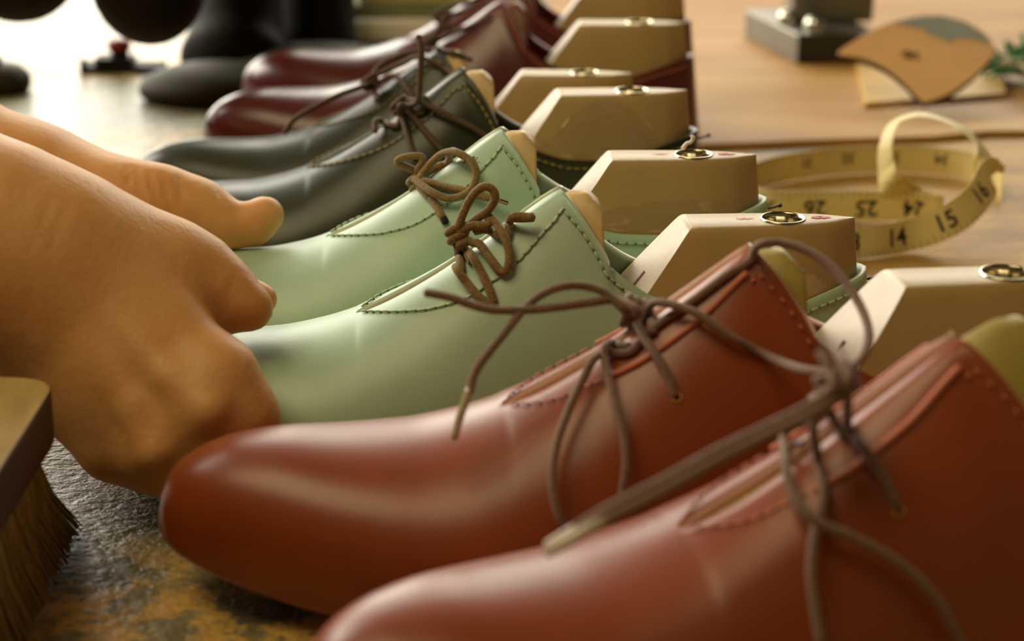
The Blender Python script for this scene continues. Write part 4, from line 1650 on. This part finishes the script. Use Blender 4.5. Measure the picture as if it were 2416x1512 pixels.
# nearer hand (right): back of the hand towards the camera, thumb on the mint shoe, fingers round its toe
NW, NI, NMd, NR, NP = P(125, 640, .600), P(512, 892, .588), P(462, 985, .585), P(368, 1058, .588), P(272, 1050, .598)
NE = P(-1400, -150, .63)
mid = lambda a, b, t: a + (b - a) * t
near_spec = [
    ([(NE, .036), (mid(NE, NW, .35), .039), (mid(NE, NW, .72), .0305), (mid(NE, NW, .92), .0262), (P(60, 596, .604), .0250)], .02),
    ([(mid(NE, NW, .72) + [0, .004, -.010], .027), (P(30, 660, .604), .0210), (P(150, 770, .602), .0165)], .02),
    ([(P(60, 588, .604), .0240), (P(170, 606, .603), .0195), (P(290, 668, .603), .0165)], .016),
    # metacarpals
    ([(P(190, 620, .602), .0170), (P(360, 760, .599), .0135), (NI, .0118)], .012),
    ([(P(165, 670, .600), .0170), (P(310, 840, .595), .0135), (NMd, .0116)], .012),
    ([(P(135, 730, .600), .0165), (P(255, 900, .596), .0132), (NR, .0110)], .012),
    ([(P(105, 765, .602), .0160), (P(190, 915, .602), .0128), (NP, .0108)], .012),
    # palm, away from the camera
    ([(P(230, 720, .612), .0160), (P(380, 880, .606), .0115)], .014),
    # tendons and knuckle caps
    ([(P(220, 800, .5845), .0032), (P(320, 960, .579), .0034), (P(365, 1066, .5765), .0056)], .006),
    ([(P(280, 760, .5845), .0030), (P(400, 890, .578), .0034), (P(488, 968, .5745), .0058)], .006),
    # index finger
    ([(NI, .0116), (P(570, 985, .590), .0104), (P(598, 1050, .595), .0094)], .007),
    ([(P(598, 1050, .595), .0092), (P(670, 1120, .599), .0080), (P(715, 1155, .600), .0068)], .003),
    # middle
    ([(NMd, .0114), (P(535, 1085, .588), .0100), (P(565, 1120, .592), .0090)], .006),
    ([(P(565, 1120, .592), .0090), (P(640, 1165, .598), .0080), (P(690, 1180, .600), .0068)], .003),
    # ring
    ([(NR, .0108), (P(440, 1120, .588), .0096), (P(485, 1150, .592), .0088)], .006),
    ([(P(485, 1150, .592), .0088), (P(560, 1178, .598), .0076), (P(610, 1185, .600), .0064)], .003),
    # little
    ([(NP, .0102), (P(362, 1090, .598), .0086), (P(410, 1118, .601), .0078)], .006),
    ([(P(410, 1118, .601), .0078), (P(470, 1150, .604), .0068), (P(505, 1165, .605), .0060)], .003),
    # thumb, set back behind the hand's edge
    ([(P(180, 590, .607), .0155), (P(310, 616, .610), .0140), (P(420, 636, .612), .0120), (P(476, 655, .613), .0108)], .012),
    ([(P(476, 655, .613), .0108), (P(530, 688, .612), .0090), (P(550, 704, .612), .0084)], .006),
    ([(P(550, 704, .612), .0084), (P(574, 722, .611), .0077), (P(594, 728, .611), .0068)], .003),
    # web between thumb and index
    ([(P(380, 700, .611), .0095), (P(470, 770, .610), .0070)], .008),
    # fingertip resting behind the thumb
    ([(P(520, 684, .631), .0064), (P(590, 698, .632), .0056), (P(617, 706, .632), .0053)], .002),
]
# farther hand (left): palm towards the camera, thumb stretched over the toes
FWr, FE = P(150, 525, .742), P(-1200, -260, .78)
far_spec = [
    ([(FE, .035), (mid(FE, FWr, .35), .037), (mid(FE, FWr, .72), .0285), (mid(FE, FWr, .92), .0242), (P(110, 492, .744), .0235)], .02),
    ([(P(110, 492, .744), .0235), (P(220, 525, .744), .0205)], .02),
    # thumb side
    ([(P(200, 492, .735), .0175), (P(300, 490, .733), .0155), (P(390, 497, .733), .0140), (P(474, 508, .733), .0116)], .012),
    ([(P(474, 508, .733), .0114), (P(528, 532, .732), .0082), (P(563, 536, .732), .0072)], .008),
    ([(P(563, 536, .732), .0072), (P(598, 527, .732), .0080), (P(627, 507, .732), .0071)], .003),
    # palm and metacarpals
    ([(P(210, 520, .745), .0200), (P(330, 600, .765), .0150)], .016),
    ([(P(190, 560, .742), .0190), (P(280, 650, .765), .0150)], .016),
    ([(P(160, 600, .742), .0180), (P(230, 690, .762), .0140)], .016),
    # fingers on the far side of the toe
    ([(P(330, 600, .765), .0110), (P(420, 618, .785), .0088), (P(490, 632, .787), .0070)], .005),
    ([(P(300, 640, .765), .0110), (P(400, 660, .785), .0086), (P(480, 672, .787), .0068)], .005),
    ([(P(270, 680, .763), .0105), (P(360, 702, .780), .0082), (P(440, 712, .785), .0066)], .005),
    ([(P(235, 712, .760), .0100), (P(320, 728, .775), .0076), (P(380, 732, .780), .0060)], .005),
]
def crease(v, f, lines, depth, width):
    # press skin creases into the side that faces the viewer
    nrm = np.zeros_like(v)
    q = v[f]
    fn = np.cross(q[:, 2] - q[:, 0], q[:, 3] - q[:, 1])
    for t in range(4):
        np.add.at(nrm, f[:, t], fn)
    nrm /= np.linalg.norm(nrm, axis=1)[:, None] + 1e-12
    r = v - C0
    d = r @ FW
    px = CX + F_PX * (r @ RT) / d
    py = CY - F_PX * (r @ UP) / d
    front = (nrm * r).sum(1) < 0
    out = v.copy()
    for ln in lines:
        e = np.full(len(v), 1e9)
        c = catmull([(x, y, 0) for x, y in ln], 6)
        for p_, q_ in zip(c[:-1], c[1:]):
            dx, dy = q_[0] - p_[0], q_[1] - p_[1]
            t = np.clip(((px - p_[0]) * dx + (py - p_[1]) * dy) / (dx * dx + dy * dy + 1e-9), 0, 1)
            e = np.minimum(e, np.hypot(px - p_[0] - t * dx, py - p_[1] - t * dy))
        w = np.exp(-(e / width) ** 2) * front
        out -= nrm * (depth * w)[:, None]
    return out


BV, BF = [], []
for spec, keys, dep, lines in ((near_spec, ('rf', 'mb', 'ma'), .0004, [[(560, 640), (545, 668), (540, 690)], [(120, 470), (90, 540), (70, 600)], [(160, 490), (130, 550), (120, 590)]]),
                    (far_spec, ('mb', 'ma', 'df'), .0007, [[(382, 412), (392, 460), (410, 520)], [(352, 408), (362, 450), (374, 500)], [(322, 398), (330, 440), (336, 480)], [(300, 395), (304, 430)], [(520, 455), (528, 480)], [(420, 420), (428, 470)]])):
    v, f = arm_mesh(spec, keys)
    v = crease(v, f, lines, dep, 7)
    k = len(BV)
    BV += [tuple(q - po) for q in v]
    BF += [tuple(int(i) + k for i in q) for q in f]


# shoulders, trunk, legs and head stand beyond the picture's left edge
def trunk(X, Y, Z):
    e = ell(X, Y, Z, (-.66, .70, .16), (.115, .17, .27))
    e = smin(e, ell(X, Y, Z, (-.66, .70, -.16), (.115, .165, .16)), .06)
    for sgn, el in ((-1, NE), (1, FE)):
        shd = np.array([-.64, .70 + sgn * .175, .375])
        e = smin(e, cone(X, Y, Z, (-.65, .70, .36), shd, .06, .058), .05)
        e = smin(e, cone(X, Y, Z, shd, el, .052, .041), .03)
        e = smin(e, cone(X, Y, Z, (-.67, .70 + sgn * .085, -.22), (-.69, .70 + sgn * .10, -.52), .080, .055), .04)
        e = smin(e, cone(X, Y, Z, (-.69, .70 + sgn * .10, -.52), (-.74, .70 + sgn * .11, -.86), .055, .038), .02)
        e = smin(e, cone(X, Y, Z, (-.74, .70 + sgn * .11, -.865), (-.58, .70 + sgn * .13, -.87), .034, .028), .02)
    e = smin(e, cone(X, Y, Z, (-.65, .70, .40), (-.62, .70, .53), .055, .052), .03)
    e = smin(e, ell(X, Y, Z, (-.60, .70, .63), (.098, .076, .118)), .02)
    e = smin(e, cone(X, Y, Z, (-.515, .70, .645), (-.487, .70, .605), .010, .014), .012)
    for sgn in (-1, 1):
        e = smin(e, ell(X, Y, Z, (-.61, .70 + sgn * .078, .63), (.018, .009, .030)), .006)
    return e


v, f = sdf_mesh(trunk, (-.86, .40, -.905), (-.30, 1.00, .78), .0095)
k = len(BV)
BV += [tuple(q - po) for q in v]
BF += [tuple(int(i) + k for i in q) for q in f]
body = mesh_obj('body', BV, BF, M['skin'], person)


def shirt(X, Y, Z):
    e = trunk(X, Y, Z) - .010
    for el in (NE, FE):
        e = np.maximum(e, -(np.sqrt((X - el[0]) ** 2 + (Y - el[1]) ** 2 + (Z - el[2]) ** 2) - .075))
    return np.maximum(np.maximum(e, Z - .46), -(Z + .26))


v, f = sdf_mesh(shirt, (-.88, .38, -.30), (-.28, 1.02, .50), .010)
mesh_obj('shirt', [tuple(q - po) for q in v], [tuple(map(int, q)) for q in f], M['shirt'], person)


def trousers(X, Y, Z):
    return np.maximum(np.maximum(trunk(X, Y, Z) - .013, Z + .20), -(Z + .84))


v, f = sdf_mesh(trousers, (-.88, .45, -.86), (-.48, .95, -.17), .010)
mesh_obj('trousers', [tuple(q - po) for q in v], [tuple(map(int, q)) for q in f], M['shirt'], person)


def hair(X, Y, Z):
    e = ell(X, Y, Z, (-.615, .70, .645), (.106, .086, .122))
    return np.maximum(e, (X + .575) * .8 - (Z - .66) * .7)


v, f = sdf_mesh(hair, (-.75, .58, .48), (-.47, .82, .79), .008)
mesh_obj('hair', [tuple(q - po) for q in v], [tuple(map(int, q)) for q in f], M['hair'], person)
# thumbnail of the farther hand
a, b_, w_ = P(600, 500, .7275), P(628, 486, .7275), np.array([0, .35, .94])
sp = Soup()
sp.ball((0, 0, 0), 1, seg=14, rings=8)
ax = (b_ - a) / np.linalg.norm(b_ - a)
nn = np.cross(ax, RT)
up_ = np.array([-.45, .25, .85]); up_ /= np.linalg.norm(up_)
sd = np.cross(up_, ax); sd /= np.linalg.norm(sd)
up_ = np.cross(ax, sd)
cN = P(606, 512, .737) + up_ * .0056
sp.v = [tuple(cN - po + ax * v[0] * .0062 + sd * v[1] * .0046 + up_ * v[2] * .0013) for v in sp.v]
sp.build('thumbnail', M['nail_skin'], person)
